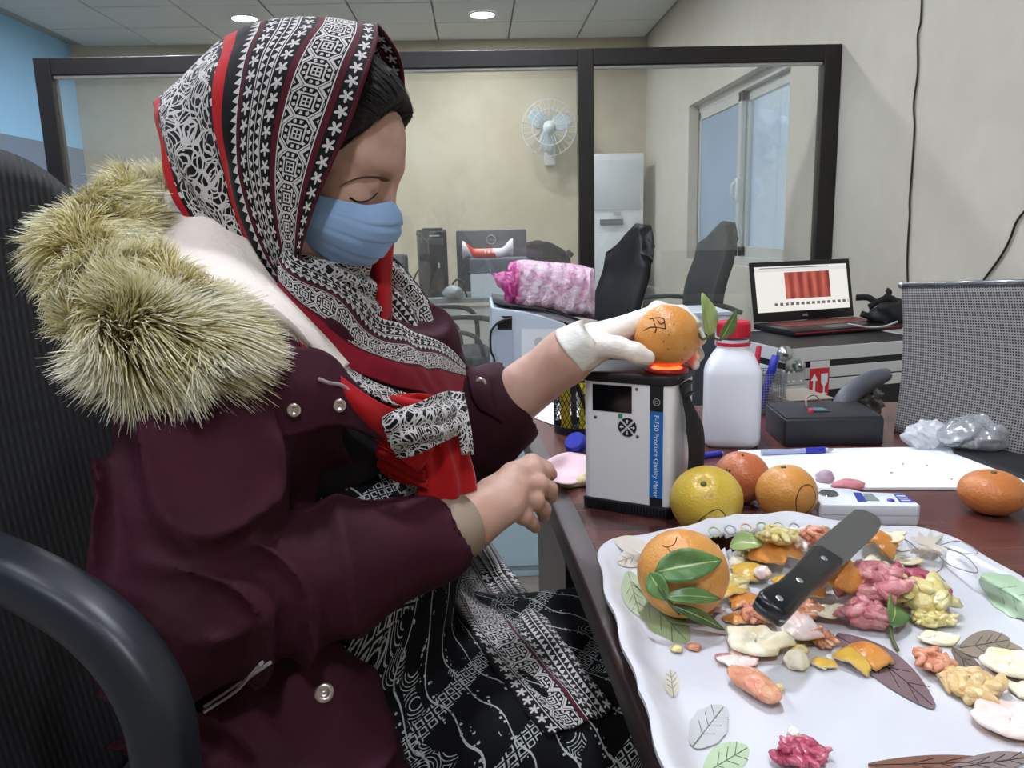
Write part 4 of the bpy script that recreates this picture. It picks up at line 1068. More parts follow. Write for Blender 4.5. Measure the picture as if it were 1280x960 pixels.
pts = [PY(x, y, YP-.012) for x, y in ((640, 398), (625, 402), (615, 412), (613, 425), (614, 440), (618, 450), (616, 470))]
mobj('power_cord', tube(crom(pts, 30), .0035, 6), M_CORD, pr, world=True)
cbw = PY(745, 545, YP)[0]-PY(588, 545, YP)[0]
cb = thing('printer_cabinet', 'pale blue cabinet with dark top carrying the printer', 'cabinet', (PY(588, 545, YP)[0], YP, 0))
mobj('cabinet_top', box(cbw+.02, .46, .03, (cbw/2, .2, zb-.015), .003), M_BLK, cb, smooth=False)
mobj('cabinet_body', box(cbw, .42, zb-.03, (cbw/2, .2, (zb-.03)/2), .003), simple('cabinet_blue', '#a9c3cc', .5), cb, smooth=False)
mobj('drawer', box(cbw-.04, .012, .18, (cbw/2, -.014, zb-.14), .003), simple('cabinet_blue2', '#a3bec8', .5), cb, smooth=False)
mobj('drawer', box(cbw-.04, .012, .18, (cbw/2, -.014, zb-.34), .003), simple('cabinet_blue3', '#a3bec8', .5), cb, smooth=False)
q = PY(603, 578, YP-.06); o = thing('power_adapter', 'black power adapter block hanging beside the red scarf tail', 'adapter', (q[0], YP-.06, zb-.13))
mobj('block', box(.05, .05, .09, (0, 0, .045), .008), M_BLK, o, flat_angle=40)
mobj('lead', tube([(-.03, .0, .09), (-.031, 0, .0), (-.03, .0, -.1)], .004, 6), M_DGREY, o)

# pink bubble-wrap packet
mpk = Mat('pink_bubble_wrap', '#e5a9cf', .25, spec=.7); nz = mpk.noise(26, 5, .65, dist=1.5); xx, yy, zz = mpk.xyz(mpk.coord())
col = mpk.ramp(nz, [(.25, '#c860a4'), (.38, '#e2a0cb'), (.52, '#efcfe1'), (.68, '#f4ecf2')]); deep = (xx*-1).smooth(.085, .12)
mpk.color(mpk.mix(deep, col, mpk.mix(nz.smooth(.4, .6), '#c31f86', '#e884bd'))); mpk.bump(mpk.voro(90), .5, .004); mpk.bump(nz, .8, .02); mpk.set('Subsurface Weight', .1); M_PINK = mpk.m
YK = YP+.10
def pkp(x, y, dy): p = PY(x, y, YK); return np.array([p[0], YK+dy, p[2]])
top = [(636, 330), (655, 326), (690, 329), (720, 332), (742, 336)]; bot = [(630, 381), (655, 382), (690, 388), (720, 394), (743, 396)]
G = []
rows = [(0, .0), (.12, -.035), (.35, -.05), (.62, -.05), (.88, -.045), (1, -.02), (1.0, .06), (.85, .10), (.5, .12), (.15, .10), (0, .05), (0, .0)]
ta, ba = np.array(crom(np.array(top, float), 40)), np.array(crom(np.array(bot, float), 40))
for f, dy in rows:
    G.append([pkp(*(ta[i]*(1-f)+ba[i]*f), dy*(1 if 2 < i < 37 else .4)+.006*sin(i*1.3+f*9)) for i in range(40)])
G = np.array(G); Gd = np.stack([crom(G[:, i], 36) for i in range(40)], 1); Gd = Gd+(wnoise(Gd, 40, 2)*.004)[..., None]
q0 = pkp(690, 390, 0)
pk = thing('pink_packet', 'pink bubble wrap packet lying on the printer', 'packet', (q0[0], q0[1], q0[2]-.008))
mobj('wrap', grid_surf(Gd), M_PINK, pk, world=True)
fl = loft([[pkp(612, 335, -.03), pkp(618, 340, -.04), pkp(640, 338, -.035)], [pkp(618, 348, -.05), pkp(630, 352, -.055), pkp(645, 352, -.05)], [pkp(624, 358, -.04), pkp(634, 366, -.05), pkp(644, 372, -.045)]], 14, 18)
fl = fl+(wnoise(fl, 60, 4)*.004)[..., None]
mobj('torn_flap', grid_surf(fl, .0015), M_PINK, pk, world=True)
fl = loft([[pkp(640, 384, -.05), pkp(690, 390, -.055), pkp(744, 398, -.05)], [pkp(636, 381, -.05), pkp(690, 397, -.055), pkp(742, 405, -.05)]], 6, 20)
mobj('white_flap', grid_surf(fl, .002), simple('pale_wrap', '#eadbe6', .4), pk, world=True)
# ================================================================== PERSON AND HER CHAIR
from mathutils.bvhtree import BVHTree
def bvh_of(VF): return BVHTree.FromPolygons([tuple(v) for v in VF[0]], [tuple(int(i) for i in f) for f in VF[1]])
def hit(bv, x, y, off=.004):
    D = ray(x, y); D = D/np.linalg.norm(D); h = bv.ray_cast(Vector(_C), Vector(D))
    return None if h[0] is None else np.array(h[0])-D*off

# ---------------------------------------------------------------- materials
ms = Mat('skin', '#c29a88', .5, spec=.35); n = ms.noise(30, 4); n2 = ms.noise(220, 3)
ms.color(ms.mix(n.smooth(.3, .7), '#bd9483', '#caa594')); ms.bump(n2, .12, .001); ms.set('Subsurface Weight', .15); ms.set('Subsurface Radius', (.012, .005, .003)); ms.set('Subsurface Scale', .6); M_SKIN = ms.m
mj = Mat('maroon_cotton', '#321019', .75, spec=.2); n = mj.noise(7, 5); wv = mj.noise(900, 2)
mj.color(mj.mix(n.smooth(.3, .75), '#30101a', '#421828')); mj.bump(mj.noise(22, 5, .6), .3, .012); mj.bump(wv, .2, .0008); M_JACKET = mj.m
M_GAPSHADE = simple('gap_shade_black', '#0e0c10', .85)  # near-black colour standing in for shade in the jacket's front gap
M_HAIR = Mat('black_hair', '#17120f', .55, spec=.3); hn = M_HAIR.noise(1.0, 4, co=M_HAIR.coord('Object', (40, 260, 40))); M_HAIR.color(M_HAIR.mix(hn.smooth(.3, .7), '#070505', '#191210')); M_HAIR.bump(hn, .6, .004); M_HAIR = M_HAIR.m
M_FLEECE = simple('cream_fleece', '#e0d6cd', .95, bump=.9, bscale=90, vary=.04)
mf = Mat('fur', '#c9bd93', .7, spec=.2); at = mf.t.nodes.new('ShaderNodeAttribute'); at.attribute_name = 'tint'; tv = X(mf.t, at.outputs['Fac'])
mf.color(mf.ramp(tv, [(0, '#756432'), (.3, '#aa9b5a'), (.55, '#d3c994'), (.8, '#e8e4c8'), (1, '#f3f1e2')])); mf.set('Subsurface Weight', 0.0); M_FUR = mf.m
M_SNAP = simple('snap_metal', '#b8a9a6', .25, .8)
M_GLOVE = Mat('latex_glove', '#e6e0d6', .42); gn = M_GLOVE.noise(1, 4, co=M_GLOVE.coord('Object', (60, 60, 160)), dist=.8); M_GLOVE.bump(gn, .35, .004); M_GLOVE.set('Subsurface Weight', .15); M_GLOVE = M_GLOVE.m
M_MASK = Mat('mask_blue', '#7fa6d6', .75); mn = M_MASK.noise(900, 2); M_MASK.bump(mn, .2, .0006); M_MASK.color(M_MASK.mix(M_MASK.noise(14, 3).smooth(.3, .7), '#8fb4e3', '#a3c3ea')); M_MASK = M_MASK.m
M_KNIT = simple('beige_knit', '#a08f7d', .9, bump=.5, bscale=400)

BK, WH, MR, RD = '#0d0d11', '#bdbab8', '#4c0f1e', '#a81419'
def pat_star(u, v, v0, v1, per, R=None):
    vc = (v0+v1)/2; R = R or (v1-v0)*.55; x = u.mod(per)-per/2; y = v-vc; r = (x*x+y*y).sqrt(); a = y.atan2(x)
    return (r < ((a*5).cos()*.34+.66)*R)*v.between(v0, v1)
def pat_oct(u, v, v0, v1):
    w_ = v1-v0; vc = (v0+v1)/2; x = u.mod(w_*.92)-w_*.46; y = v-vc; ax, ay = x.abs(), y.abs(); q = 2/w_
    o = ax.max(ay).max((ax+ay)*.72)*q; s = ax.max(ay)*q; dm = (ax+ay)*q
    ring = o.between(.84, .93); sq1 = s.between(.40, .49); sq2 = s.between(.20, .30); cr = (ax.min(ay)*q < .035)*(s < .2)
    a = y.atan2(x); dash = o.between(.58, .76)*((a*12).sin() > .0)
    corner = (o > .97)*(((ax+ay)*q*14).sin() > .0)
    return (ring.max(sq1).max(sq2).max(cr).max(dash).max(corner))*v.between(v0, v1)
def pat_tri(u, v, v0, v1, per):
    t = ((u/per).mod(1)-.5).abs()*2; f = (v-v0)/(v1-v0); return (f < t)*v.between(v0, v1)
def pat_paisley(m, u, v, sc=1.0):
    co = m.vec(u*sc, v*sc, 0.0); wn = m.noise(28, 2, co=co); co2 = m.vec(u*sc+wn*.022, v*sc-wn*.018, 0.0)
    d = m.voro(24, co2); rings = (d*52).sin() > .70; e = m.voro(24, co2, 'DISTANCE_TO_EDGE') < .022; e2 = m.voro(70, co2, 'DISTANCE_TO_EDGE') < .055
    leaf = (m.voro(130, co2) < .16);
    return rings.max(e).max(leaf).max(e2)
def scarf_mat(name, zones, rough=.75, psc=1.0):
    """zones: (kind, v0, v1) across the cloth; everything is woven colour"""
    m = Mat(name, BK, rough, spec=.15, Sheen_Weight=.1); u, v, _ = m.xyz(m.coord('UV'))
    white = None; col = None
    def addw(k):
        nonlocal white; white = k if white is None else white.max(k)
    base = m.mix(v < -9, BK, BK)
    for kind, a, b in zones:
        if kind == 'maroon': base = m.mix(v.between(a, b), base, MR)
        elif kind == 'crimson': base = m.mix(v.between(a, b), base, '#86142a')
        elif kind == 'red': base = m.mix(v.between(a, b), base, RD)
        elif kind == 'white': addw(v.between(a, b))
        elif kind == 'star': addw(pat_star(u, v, a, b, (b-a)*1.25))
        elif kind == 'oct': addw(pat_oct(u, v, a, b))
        elif kind == 'tri': addw(pat_tri(u, v, a, b, .009))
        elif kind == 'irt': addw(pat_tri(u, v*-1, -b, -a, .009))
        elif kind == 'paisley': addw(pat_paisley(m, u, v, psc)*v.between(a, b))
        elif kind == 'hatch': addw((((u*420).sin() > .1)*(((v*500+u*160).sin()) > .2))*v.between(a, b))
    col = m.mix(white, base, WH) if white is not None else base
    m.color(col); m.bump(m.noise(700, 2, co=m.coord('Object')), .15, .0008); return m.m
BANDS = [('maroon', -.02, .0035), ('star', .0045, .0165), ('maroon', .018, .023), ('white', .0238, .0250), ('oct', .026, .058), ('white', .0588, .0600), ('maroon', .0605, .067),
         ('star', .069, .081), ('white', .0825, .0838), ('tri', .085, .091), ('white', .092, .0932), ('irt', .0942, .100), ('white', .1015, .1028), ('star', .1045, .117), ('maroon', .1185, .123)]
M_SCARF = scarf_mat('headscarf_print', BANDS+[('tri', .124, .130), ('red', .141, .152), ('hatch', .152, .157), ('paisley', .158, .243), ('hatch', .243, .249), ('red', .249, .40)])
M_CHEST = scarf_mat('headscarf_border', [('tri', .0, .007), ('white', .0078, .009), ('star', .010, .021), ('white', .022, .0232), ('tri', .0242, .030), ('maroon', .031, .0355), ('white', .036, .037), ('oct', .038, .069), ('white', .0696, .0708), ('maroon', .0712, .076), ('crimson', .076, .3)])
M_REDS = scarf_mat('headscarf_red', [('red', -.5, .5)])
M_REDH = scarf_mat('headscarf_red_hatched', [('red', -.5, .060), ('hatch', .052, .062), ('paisley', .064, .5)])
M_PAIS = scarf_mat('headscarf_paisley', [('paisley', -.5, .5)], psc=1.7)
M_CRIM = None
M_TAIL = scarf_mat('headscarf_tail', [('star', .003, .013), ('white', .014, .0152), ('oct', .017, .047), ('maroon', .048, .052), ('white', .0525, .0535), ('star', .055, .066), ('tri', .068, .074), ('white', .075, .0762), ('irt', .077, .083), ('star', .085, .096), ('maroon', .097, .2)])

# dress print: white vines, diamonds and beads on black
md = Mat('dress_print', '#0b0c10', .8, spec=.15); X_, Y_, Z_ = md.xyz(md.coord()); wn = md.noise(20, 2)
pu = X_*1.45-Z_*.85; pv = Y_*1.55+Z_*.5
vine = lambda p, q, per, amp, fr, th: ((((p+(q*fr).sin()*amp)/per).mod(1)-.5).abs()*per < th)
d1 = vine(pv+pu*.9, pu, .062, .006, 85, .0015); beads = ((pu*95).mod(1)-.5)*((pu*95).mod(1)-.5)
cell = md.voro(22, md.vec(pu, pv, 0.0)); fl = (cell*80).sin() > .70; mk1 = md.noise(9, 2, co=md.vec(pu, pv, 3.0)) > .58
dots = (md.voro(120, md.vec(pu, pv, 0.0)) < .26)*((((pv+pu*.9+(pu*75).sin()*.006)/.062).mod(1)-.5).abs()*.062 < .0085)
bx_ = (((pu*1.0+pv)/.019).mod(1)-.5).abs().max((((pu-pv)/.019).mod(1)-.5).abs()); dia = bx_.between(.26, .40)
zone = (((pu-pv*.5)/.17).mod(1)).between(.0, .20)
whm = d1.max(dots).max(fl*mk1*(1-zone)).max(dia*zone)
md.color(md.mix(whm*md.noise(260, 2, co=md.coord()).smooth(.25, .45), '#0b0c10', '#aeb4b2')); md.bump(md.noise(10, 4), .3, .02); M_DRESS = md.m

# ---------------------------------------------------------------- head frame
YAWH = radians(-8); HX = np.array([cos(YAWH), sin(YAWH), 0]); HZ = np.array([0, 0, 1.0]); HY = np.cross(HZ, HX)
HO = P(395, 200, .83)
def HL(x, y, lat=0.0):
    """world point where the sight line meets the head-parallel plane lat metres to her left"""
    D = ray(x, y); return _C+D*(((HO+HY*lat-_C)@HY)/(D@HY))
TL = radians(20); hf = HX*cos(TL)-HZ*sin(TL); hu = HX*sin(TL)+HZ*cos(TL); HM = np.stack([hf, HY, hu]); HS = .885
def hd(x, y, z): return HO+(hf*x+HY*y+hu*z)*HS

pe = thing('person', 'seated person in patterned headscarf, blue mask and maroon fur-hooded jacket', 'person', (-.25, .85, 0))
def part(name, VF, mat, parent=pe, **k): return mobj(name, VF, mat, parent, world=True, **k)

# ---------------------------------------------------------------- joints
neck0, neck1 = hd(-.03, 0, -.07), P(352, 420, .85)
pelv = np.array([-.27, .86, .56])
sh_n, sh_f = P(262, 505, .70), P(505, 450, 1.0)
el_n, wr_n = P(228, 765, .655), P(585, 655, .825)
dO = float((c5-_C)@_F)
el_f, wr_f = P(585, 540, 1.045), P(708, 446, dO+.014)

# ---------------------------------------------------------------- body
def head_field(f, e=0.0):
    E = lambda c, r, k=.02, op='add': f.ell(hd(*c), HM, (np.array(r)+e)*HS, k, op)
    E((-.008, 0, .032), (.098, .074, .083)); E((.036, 0, .032), (.058, .062, .058)); E((.036, 0, -.035), (.056, .056, .066))
    E((.036, 0, -.072), (.05, .046, .034)); E((.072, 0, -.092), (.017, .02, .016))
    for s in (-1, 1):
        E((.055, .042*s, -.025), (.026, .022, .024)); E((-.004, .077*s, -.012), (.017, .006, .03), .01)
        f.cap(hd(.086, .012*s, .017), hd(.066, .05*s, .020), .0105, .009, .015)
        E((.096, .032*s, -.002), (.016, .018, .012), .014, 'cut')
        E((.072, .032*s, -.003), (.0165, .0165, .0150), .004)
    f.cap(hd(.088, 0, .004), hd(.101, 0, -.040), .008, .0100, .012)
    for s in (-1, 1): E((.092, .011*s, -.044), (.010, .007, .007), .008)
    f.cap(hd(.092, -.017, -.068), hd(.092, .017, -.068), .0065, .0065, .006); f.cap(hd(.090, -.014, -.077), hd(.090, .014, -.077), .0065, .0065, .004)
lo = HO-np.array([.2, .16, .22]); fh = Field(lo, HO+np.array([.19, .16, .17]), .0025)
head_field(fh); fh.cap(neck0, neck1, .055, .06, .03)
meshes = [fh.mesh(1)]
NH = dict(mcp=[P(642, 594, .872), P(645, 609, .858), P(642, 624, .848), P(634, 638, .842)],
          pip=[P(668, 588, .893), P(673, 606, .882), P(668, 626, .872), P(654, 645, .858)],
          dip=[P(682, 589, .905), P(687, 612, .897), P(679, 636, .888), P(664, 653, .868)],
          tip=[P(689, 593, .912), P(689, 621, .905), P(680, 646, .898), P(669, 660, .878)],
          th=[P(612, 618, .862), P(640, 592, .888), P(664, 580, .905), P(682, 584, .915)])
def hand_field(f, h, wr, e=0.0, wr_r=.024, k=.010):
    for i in range(4):
        f.cap(wr, h['mcp'][i], .019+e, .0125+e, k+.006)
        r = (.0094, .0098, .0092, .008)[i]+e
        f.chain([h['mcp'][i], h['pip'][i], h['dip'][i], h['tip'][i]], [r*1.12, r, r*.92, r*.78], .0045)
        f.apply(lambda p, c=h['pip'][i], r=r: np.sqrt(((p-c)**2).sum(-1))-r*1.08, h['pip'][i]-.03, h['pip'][i]+.03, 'add', .006)
    t = h['th']; f.cap(wr, t[0], .018+e, .016+e, k); f.chain([t[0], t[1], t[2], t[3]], [.0165+e, .0118+e, .0108+e, .0085+e], .006)
def bounds(pts, m): p = np.array(pts); return p.min(0)-m, p.max(0)+m
allp = [el_n, wr_n]+sum(NH.values(), []); lo, hi = bounds(allp, .06); fn_ = Field(lo, hi, .0024)
fn_.cap(el_n, wr_n, .038, .026, .02, lat=(0, 0, 1), sq=1.05); hand_field(fn_, NH, wr_n); meshes.append(fn_.mesh(1))
# far hand cups the orange
FH = dict(mcp=[P(787, 408, dO+.012), P(792, 405, dO+.032), P(795, 410, dO+.050), P(795, 420, dO+.064)],
          pip=[P(822, 388, dO+.030), P(832, 392, dO+.050), P(835, 406, dO+.062), P(830, 424, dO+.068)],
          dip=[P(852, 391, dO+.036), P(862, 402, dO+.048), P(863, 424, dO+.052), P(857, 440, dO+.052)],
          tip=[P(869, 405, dO+.022), P(875, 424, dO+.030), P(873, 444, dO+.032), P(868, 456, dO+.030)],
          th=[P(745, 432, dO-.004), P(772, 434, dO-.030), P(794, 441, dO-.037), P(809, 447, dO-.037)])
hw = P(722, 437, dO+.010)
lo, hi = bounds([el_f, wr_f]+sum(FH.values(), []), .06); ff = Field(lo, hi, .0026)
ff.cap(el_f, wr_f, .040, .030, .02, lat=(0, 0, 1), sq=1.08); ff.cap(wr_f, hw, .029, .028, .02); hand_field(ff, FH, hw, -.0012); meshes.append(ff.mesh(1))
# trunk and legs, under the clothes
lo, hi = np.array([-.55, .45, 0]), np.array([.42, 1.25, 1.05]); ft = Field(lo, hi, .008)
chest = P(370, 540, .90)
ft.cap(neck1, chest, .06, .085, .03); ft.cap(chest, pelv+[.02, 0, .08], .085, .10, .03, lat=HY, sq=1.05); ft.cap(pelv, pelv+[.01, 0, .05], .11, .11, .05, lat=HY, sq=1.4)
ft.cap(sh_n*.78+sh_f*.22-[.03, 0, 0], sh_n*.22+sh_f*.78-[.03, 0, 0], .045, .045, .02); ft.cap(sh_n, el_n, .05, .042, .03); ft.cap(sh_f, el_f, .05, .042, .03)
KN = [np.array([.16, .775, .545]), np.array([.18, .965, .545])]; AN = [np.array([.17, .78, .1]), np.array([.2, .97, .1])]
for s in (0, 1):
    hp = pelv+np.array([.02, -.09 if s == 0 else .09, 0]); ft.cap(hp, KN[s], .082, .06, .04); ft.cap(KN[s], AN[s], .056, .036, .03)
    ft.cap(AN[s]-[.03, 0, .05], AN[s]+[.15, -.01, -.065], .035, .026, .02)
meshes.append(ft.mesh(1))
V = np.vstack([m[0] for m in meshes]); off = np.cumsum([0]+[len(m[0]) for m in meshes[:-1]]); Q = np.vstack([m[1]+o_ for m, o_ in zip(meshes, off)])
body = part('body', (V, Q), M_SKIN)

# face details
BV_H = bvh_of(meshes[0])
def on_face(px, off=.0006): return [hit(BV_H, x, y, off) for x, y in px]
def mirror(pts): return [p-HY*2*((p-HO)@HY) for p in pts]
bp = on_face([(424, 234), (436, 227), (452, 222), (470, 222), (484, 226)]); lp0 = on_face([(437, 247), (446, 252), (456, 252), (466, 247), (472, 241)], .0004); cr0 = on_face([(434, 244), (446, 242), (458, 240), (470, 236)], .0)
for q in (bp, mirror(bp)): part('eyebrow', tube(crom(q, 18), list(np.interp(np.linspace(0, 1, 18), [0, .5, 1], [.0014, .0042, .0046])), 8, flat=(.22, 1)), simple('brow_hair', '#54382e', .9))
for q in (lp0, mirror(lp0)): part('eyelashes', tube(crom(q, 14), list(np.interp(np.linspace(0, 1, 14), [0, .5, 1], [.0011, .0010, .0005])), 6), M_HAIR)
# hair cap
fc_ = Field(HO-np.array([.17, .14, .12]), HO+np.array([.17, .14, .17]), .003)
for c, r in (((-.010, 0, .036), (.108, .083, .092)), ((.030, 0, .050), (.070, .071, .060))): fc_.ell(HO+np.array([-.006, 0, .004])+(hf*c[0]+HY*c[1]+hu*c[2])*.95, HM, np.array(r)*.95, .02)
sl, p_ = fc_.sub(fc_.lo, fc_.lo+fc_.h*fc_.n); qx, qz, qy = (p_-HO)@HX, (p_-HO)@HZ, (p_-HO)@HY
cutd = ((qx-.003)*.060-(qz+.019)*.087)/.1057+.004*np.sin(60*qy+30*qx)
fc_.D[sl] = np.maximum(fc_.D[sl], cutd.astype(np.float32))
hmesh = fc_.mesh(2); hairo = part('hair', hmesh, M_HAIR); BV_HR = bvh_of(hmesh)
rh = np.random.RandomState(8); HV_ = hmesh[0]; sel = HV_[((HV_-HO)@HX > -.02)]; stv, stq = [], []
for k in range(2600):
    p0 = sel[rh.randint(len(sel))]+rh.normal(size=3)*.002; dr = -HX*.85+HZ*rh.uniform(.1, .5)+HY*rh.uniform(-.15, .15); dr = dr/np.linalg.norm(dr); pr_ = []
    p = p0.copy()
    for q in range(5):
        nn = BV_HR.find_nearest(Vector(p)); pr_.append((np.array(nn[0])+np.array(nn[1])*.0012, np.array(nn[1]))); p = pr_[-1][0]+dr*.012
    w0 = len(stv)
    for q, (pp_, n_) in enumerate(pr_):
        sd_ = np.cross(n_, dr); sd_ /= np.linalg.norm(sd_)+1e-9; ww = (.0006, .0009, .0009, .0007, .0002)[q]; lift = n_*.0010*sin(q*1.1+k); stv += [pp_+lift-sd_*ww, pp_+lift+sd_*ww]
    stq += [(w0+2*q, w0+2*q+1, w0+2*q+3, w0+2*q+2) for q in range(4)]
tag(mobj('hair_strands', (np.array(stv), np.array(stq)), M_HAIR, hairo, world=True), kind='stuff')
# ---------------------------------------------------------------- mask
G = []
for i in range(44):
    t = i/43; z = -.028-.078*t
    pro = np.interp(t, [0, .12, .35, .6, .85, 1], [.100, .110, .116, .108, .097, .078]); back = np.interp(t, [0, .5, 1], [.030, .022, .020]); hw_ = np.interp(t, [0, .3, .6, 1], [.066, .070, .067, .052])
    pl = .0035*((t*4) % 1)*(1 if .08 < t < .9 else 0); row = []
    for a_ in np.linspace(-1, 1, 41):
        th = a_*pi/2; x = back+(pro-back)*max(0, cos(th))**.75+pl*max(0, cos(th))**.3; y = hw_*np.sign(a_)*abs(sin(th))**.85
        row.append(hd(x, y, z+.013*max(0, 1-1.9*abs(a_))*(1-t)-.018*abs(a_)**3*(1-t)*.3+.020*abs(a_)**2*t*.9))
    G.append(row)
mk_o = part('face_mask', grid_surf(np.array(G)[::-1], .0015), M_MASK)
for s in (-1, 1):
    for z in (-.024, -.095):
        part('ear_loop', tube(crom([hd(.028, .069*s, z), hd(.012, .076*s, z*.6-.006), hd(-.010, .081*s, -.012)], 12), .0014, 6), simple('loop_white', '#dfe4ea', .6), mk_o) if False else mobj('ear_loop', tube(crom([hd(.028, .069*s, z), hd(.012, .076*s, z*.6-.006), hd(-.010, .081*s, -.012)], 12), .0014, 6), M_GLOVE, mk_o, world=True)

# ---------------------------------------------------------------- glove
fg = Field(*bounds([hw]+sum(FH.values(), []), .05), .0022)
fg.cap(P(716, 440, dO+.010), hw, .030, .0285, .02); hand_field(fg, FH, hw, .0008)
glove = part('glove', fg.mesh(1), M_GLOVE)
ax_ = P(745, 426, dO+.010)-P(700, 450, dO+.018); ax_ /= np.linalg.norm(ax_); c0 = P(711, 440, dO+.008)
prof = [(0, .0315), (.0015, .0330), (.004, .0325), (.014, .0312), (.026, .0300), (.036, .0285), (.026, .0290), (.004, .0305), (0, .0315)]
rings = []
Bq = np.array(Vector(ax_).to_track_quat('Z', 'Y').to_matrix())
for h_, r_ in prof: rings.append([c0+Bq@np.array([r_*cos(t)*(1+.03*sin(5*t)), r_*sin(t)*(1+.05*sin(3*t+1)), h_+.003*sin(2*t)]) for t in np.linspace(0, 2*pi, 41)])
mobj('glove_cuff', grid_surf(rings), M_GLOVE, glove, world=True)

# ---------------------------------------------------------------- dress
fd = Field((-.5, .5, .02), (.40, 1.25, 1.02), .006)
def folds(p): return .006*np.sin(26*p[..., 0]+9*p[..., 1]+3*np.sin(9*p[..., 2]))+.004*wnoise(p, 14, 2, 6)
bel = P(445, 690, .86)
fd.cap(P(410, 500, .93), bel+HY*.03, .09, .112, .05, lat=HY, sq=1.0, dis=folds); fd.cap(bel+HY*.02, pelv+[.06, 0, .02], .112, .12, .05, lat=HY, sq=1.25, dis=folds)
for s in (0, 1):
    hp = pelv+np.array([.02, -.09 if s == 0 else .09, 0]); fd.cap(hp, KN[s]+[.02, 0, .0], .104, .082, .06, dis=folds); fd.cap(KN[s]+[.02, 0, 0], KN[s]+[.0, 0, -.34], .082, .12, .05, dis=folds)
fd.cap(pelv+[.1, 0, .03], (KN[0]+KN[1])/2+[0, 0, .012], .08, .07, .05, dis=folds)
dress = fd.mesh(1); part('dress', dress, M_DRESS); BV_D = bvh_of(dress)
# plain black volume added in place of the shadow inside the open jacket
fk = Field((-.5, .5, .45), (.2, 1.2, 1.1), .006)
fk.cap(P(385, 490, .895), P(400, 700, .875), .108, .116, .05, lat=HY, sq=1.08)
part('shadow_filler', fk.mesh(1), M_GAPSHADE)

# ---------------------------------------------------------------- jacket
fj = Field((-.62, .42, .36), (.16, 1.28, 1.12), .0042)
def ridge(x): return (1-np.abs(np.sin(x)))**1.4
def wr(p):
    w1 = wnoise(p, 9, 6, 5); w2 = np.clip(.5+.8*wnoise(p, 7, 2, 5), 0, 1); return -.021*ridge(20*p[..., 2]+13*p[..., 0]+2.0*w1+9*p[..., 1])*w2-.013*ridge(44*p[..., 2]-20*p[..., 0]+2.6*w1)*(1-w2)+.009+.004*wnoise(p, 20, 1, 7)+.0015*wnoise(p, 60, 3, 5)
def wr2(p):
    t = (p-el_n)@((wr_n-el_n)/np.linalg.norm(wr_n-el_n)); w1 = wnoise(p, 11, 4, 5); return -.018*ridge(34*t+12*p[..., 2]+2.0*w1)*(.35+np.exp(-((t-.04)/.10)**2)*.8)+.006+.003*wnoise(p, 24, 2, 6)
sp0, sp1 = P(312, 450, .85), P(322, 900, .83)
fj.cap(sp0, sp1, .112, .112, .05, lat=HY, sq=1.4, dis=wr)
fj.cap(sh_n, sh_f, .078, .075, .05, dis=wr)

fj.cap(sh_f, el_f, .070, .060, .03, dis=wr); fj.cap(el_f, P(620, 513, 1.045), .064, .059, .02)
fj.cap(P(362, 850, .765), P(425, 1040, .735), .078, .088, .03, dis=wr); fj.cap(P(310, 800, .82), P(380, 1000, .80), .11, .12, .04, dis=wr)
fj.cap(sh_n, el_n, .078, .076, .012, dis=wr); fj.cap(el_n, P(538, 678, .795), .076, .053, .008, dis=wr2)
fj.cap(P(604, 522, 1.045), P(622, 512, 1.045), .066, .0625, .003)
# open cuff of the far sleeve, and of the near sleeve
q_ = P(690, 476, 1.045); fj.cap(P(632, 506, 1.045), q_, .045, .056, .003, 'cut')
q2 = P(575, 660, .818); fj.cap(P(520, 682, .785), q2, .034, .040, .004, 'cut')
# open front: what lies ahead of the zip line is cut away
fz0, fz1, fz2 = P(395, 560, .76), P(415, 790, .72), P(505, 965, .68)
jk = fj.mesh(3)
jacket = part('jacket', jk, M_JACKET); BV_J = bvh_of(jk)
# sleeve details
def ring_on(c, ax, r, th, n=40, lat=None):
    ax = ax/np.linalg.norm(ax); B_ = np.array(Vector(ax).to_track_quat('Z', 'Y').to_matrix()); return tube([c+B_@np.array([r*cos(t), r*sin(t), 0]) for t in np.linspace(0, 2*pi, n, endpoint=False)], th, 8, closed=True)
fa = q_-el_f
h_ = hit(BV_J, 600, 480, .001)
def snap(px, py, bv, r=.0065, off=.001):
    h_ = hit(bv, px, py, off)
    if h_ is None: return
    n_ = _C-h_; n_ /= np.linalg.norm(n_); B_ = np.array(Vector(n_).to_track_quat('Z', 'Y').to_matrix())
    mobj('snap_button', xf(lathe([(.0005, .002), (r*.35, .0012), (r*.5, .003), (r*.9, .0028), (r, .0008), (r, -.002)], 20, False), B_, h_), M_SNAP, jacket, world=True)
st_ = [[hit(BV_J, x, y, .002) for x, y in r_] for r_ in ([(584, 470), (596, 466), (612, 470)], [(586, 482), (600, 482), (616, 490)], [(590, 496), (604, 500), (620, 512)], [(600, 512), (612, 518), (628, 528)])]
if all(q is not None for r_ in st_ for q in r_): mobj('cuff_strap', grid_surf(loft([[r_[k] for r_ in st_] for k in (0, 1, 2)], 10, 24)[:, ::-1], .003), M_JACKET, jacket, world=True)
snap(600, 480, BV_J, .0085); snap(405, 866, BV_J, .009)
# near knit cuff
mobj('knit_cuff', tube([P(532, 675, .793), P(556, 666, .806), P(582, 656, .822)], [.040, .036, .033], 28), M_KNIT, jacket, world=True)
# white piping at the pocket
for a_ in ([(255, 884), (290, 860), (318, 842), (338, 828)], [(255, 890), (292, 866), (310, 848), (328, 828)]):
    pts = [hit(BV_J, *q, .003) for q in a_]
    if all(q is not None for q in pts): mobj('pocket_piping', tube(crom(pts, 20), .0016, 6), simple('piping_pale', '#b3a8a8', .4), jacket, world=True)
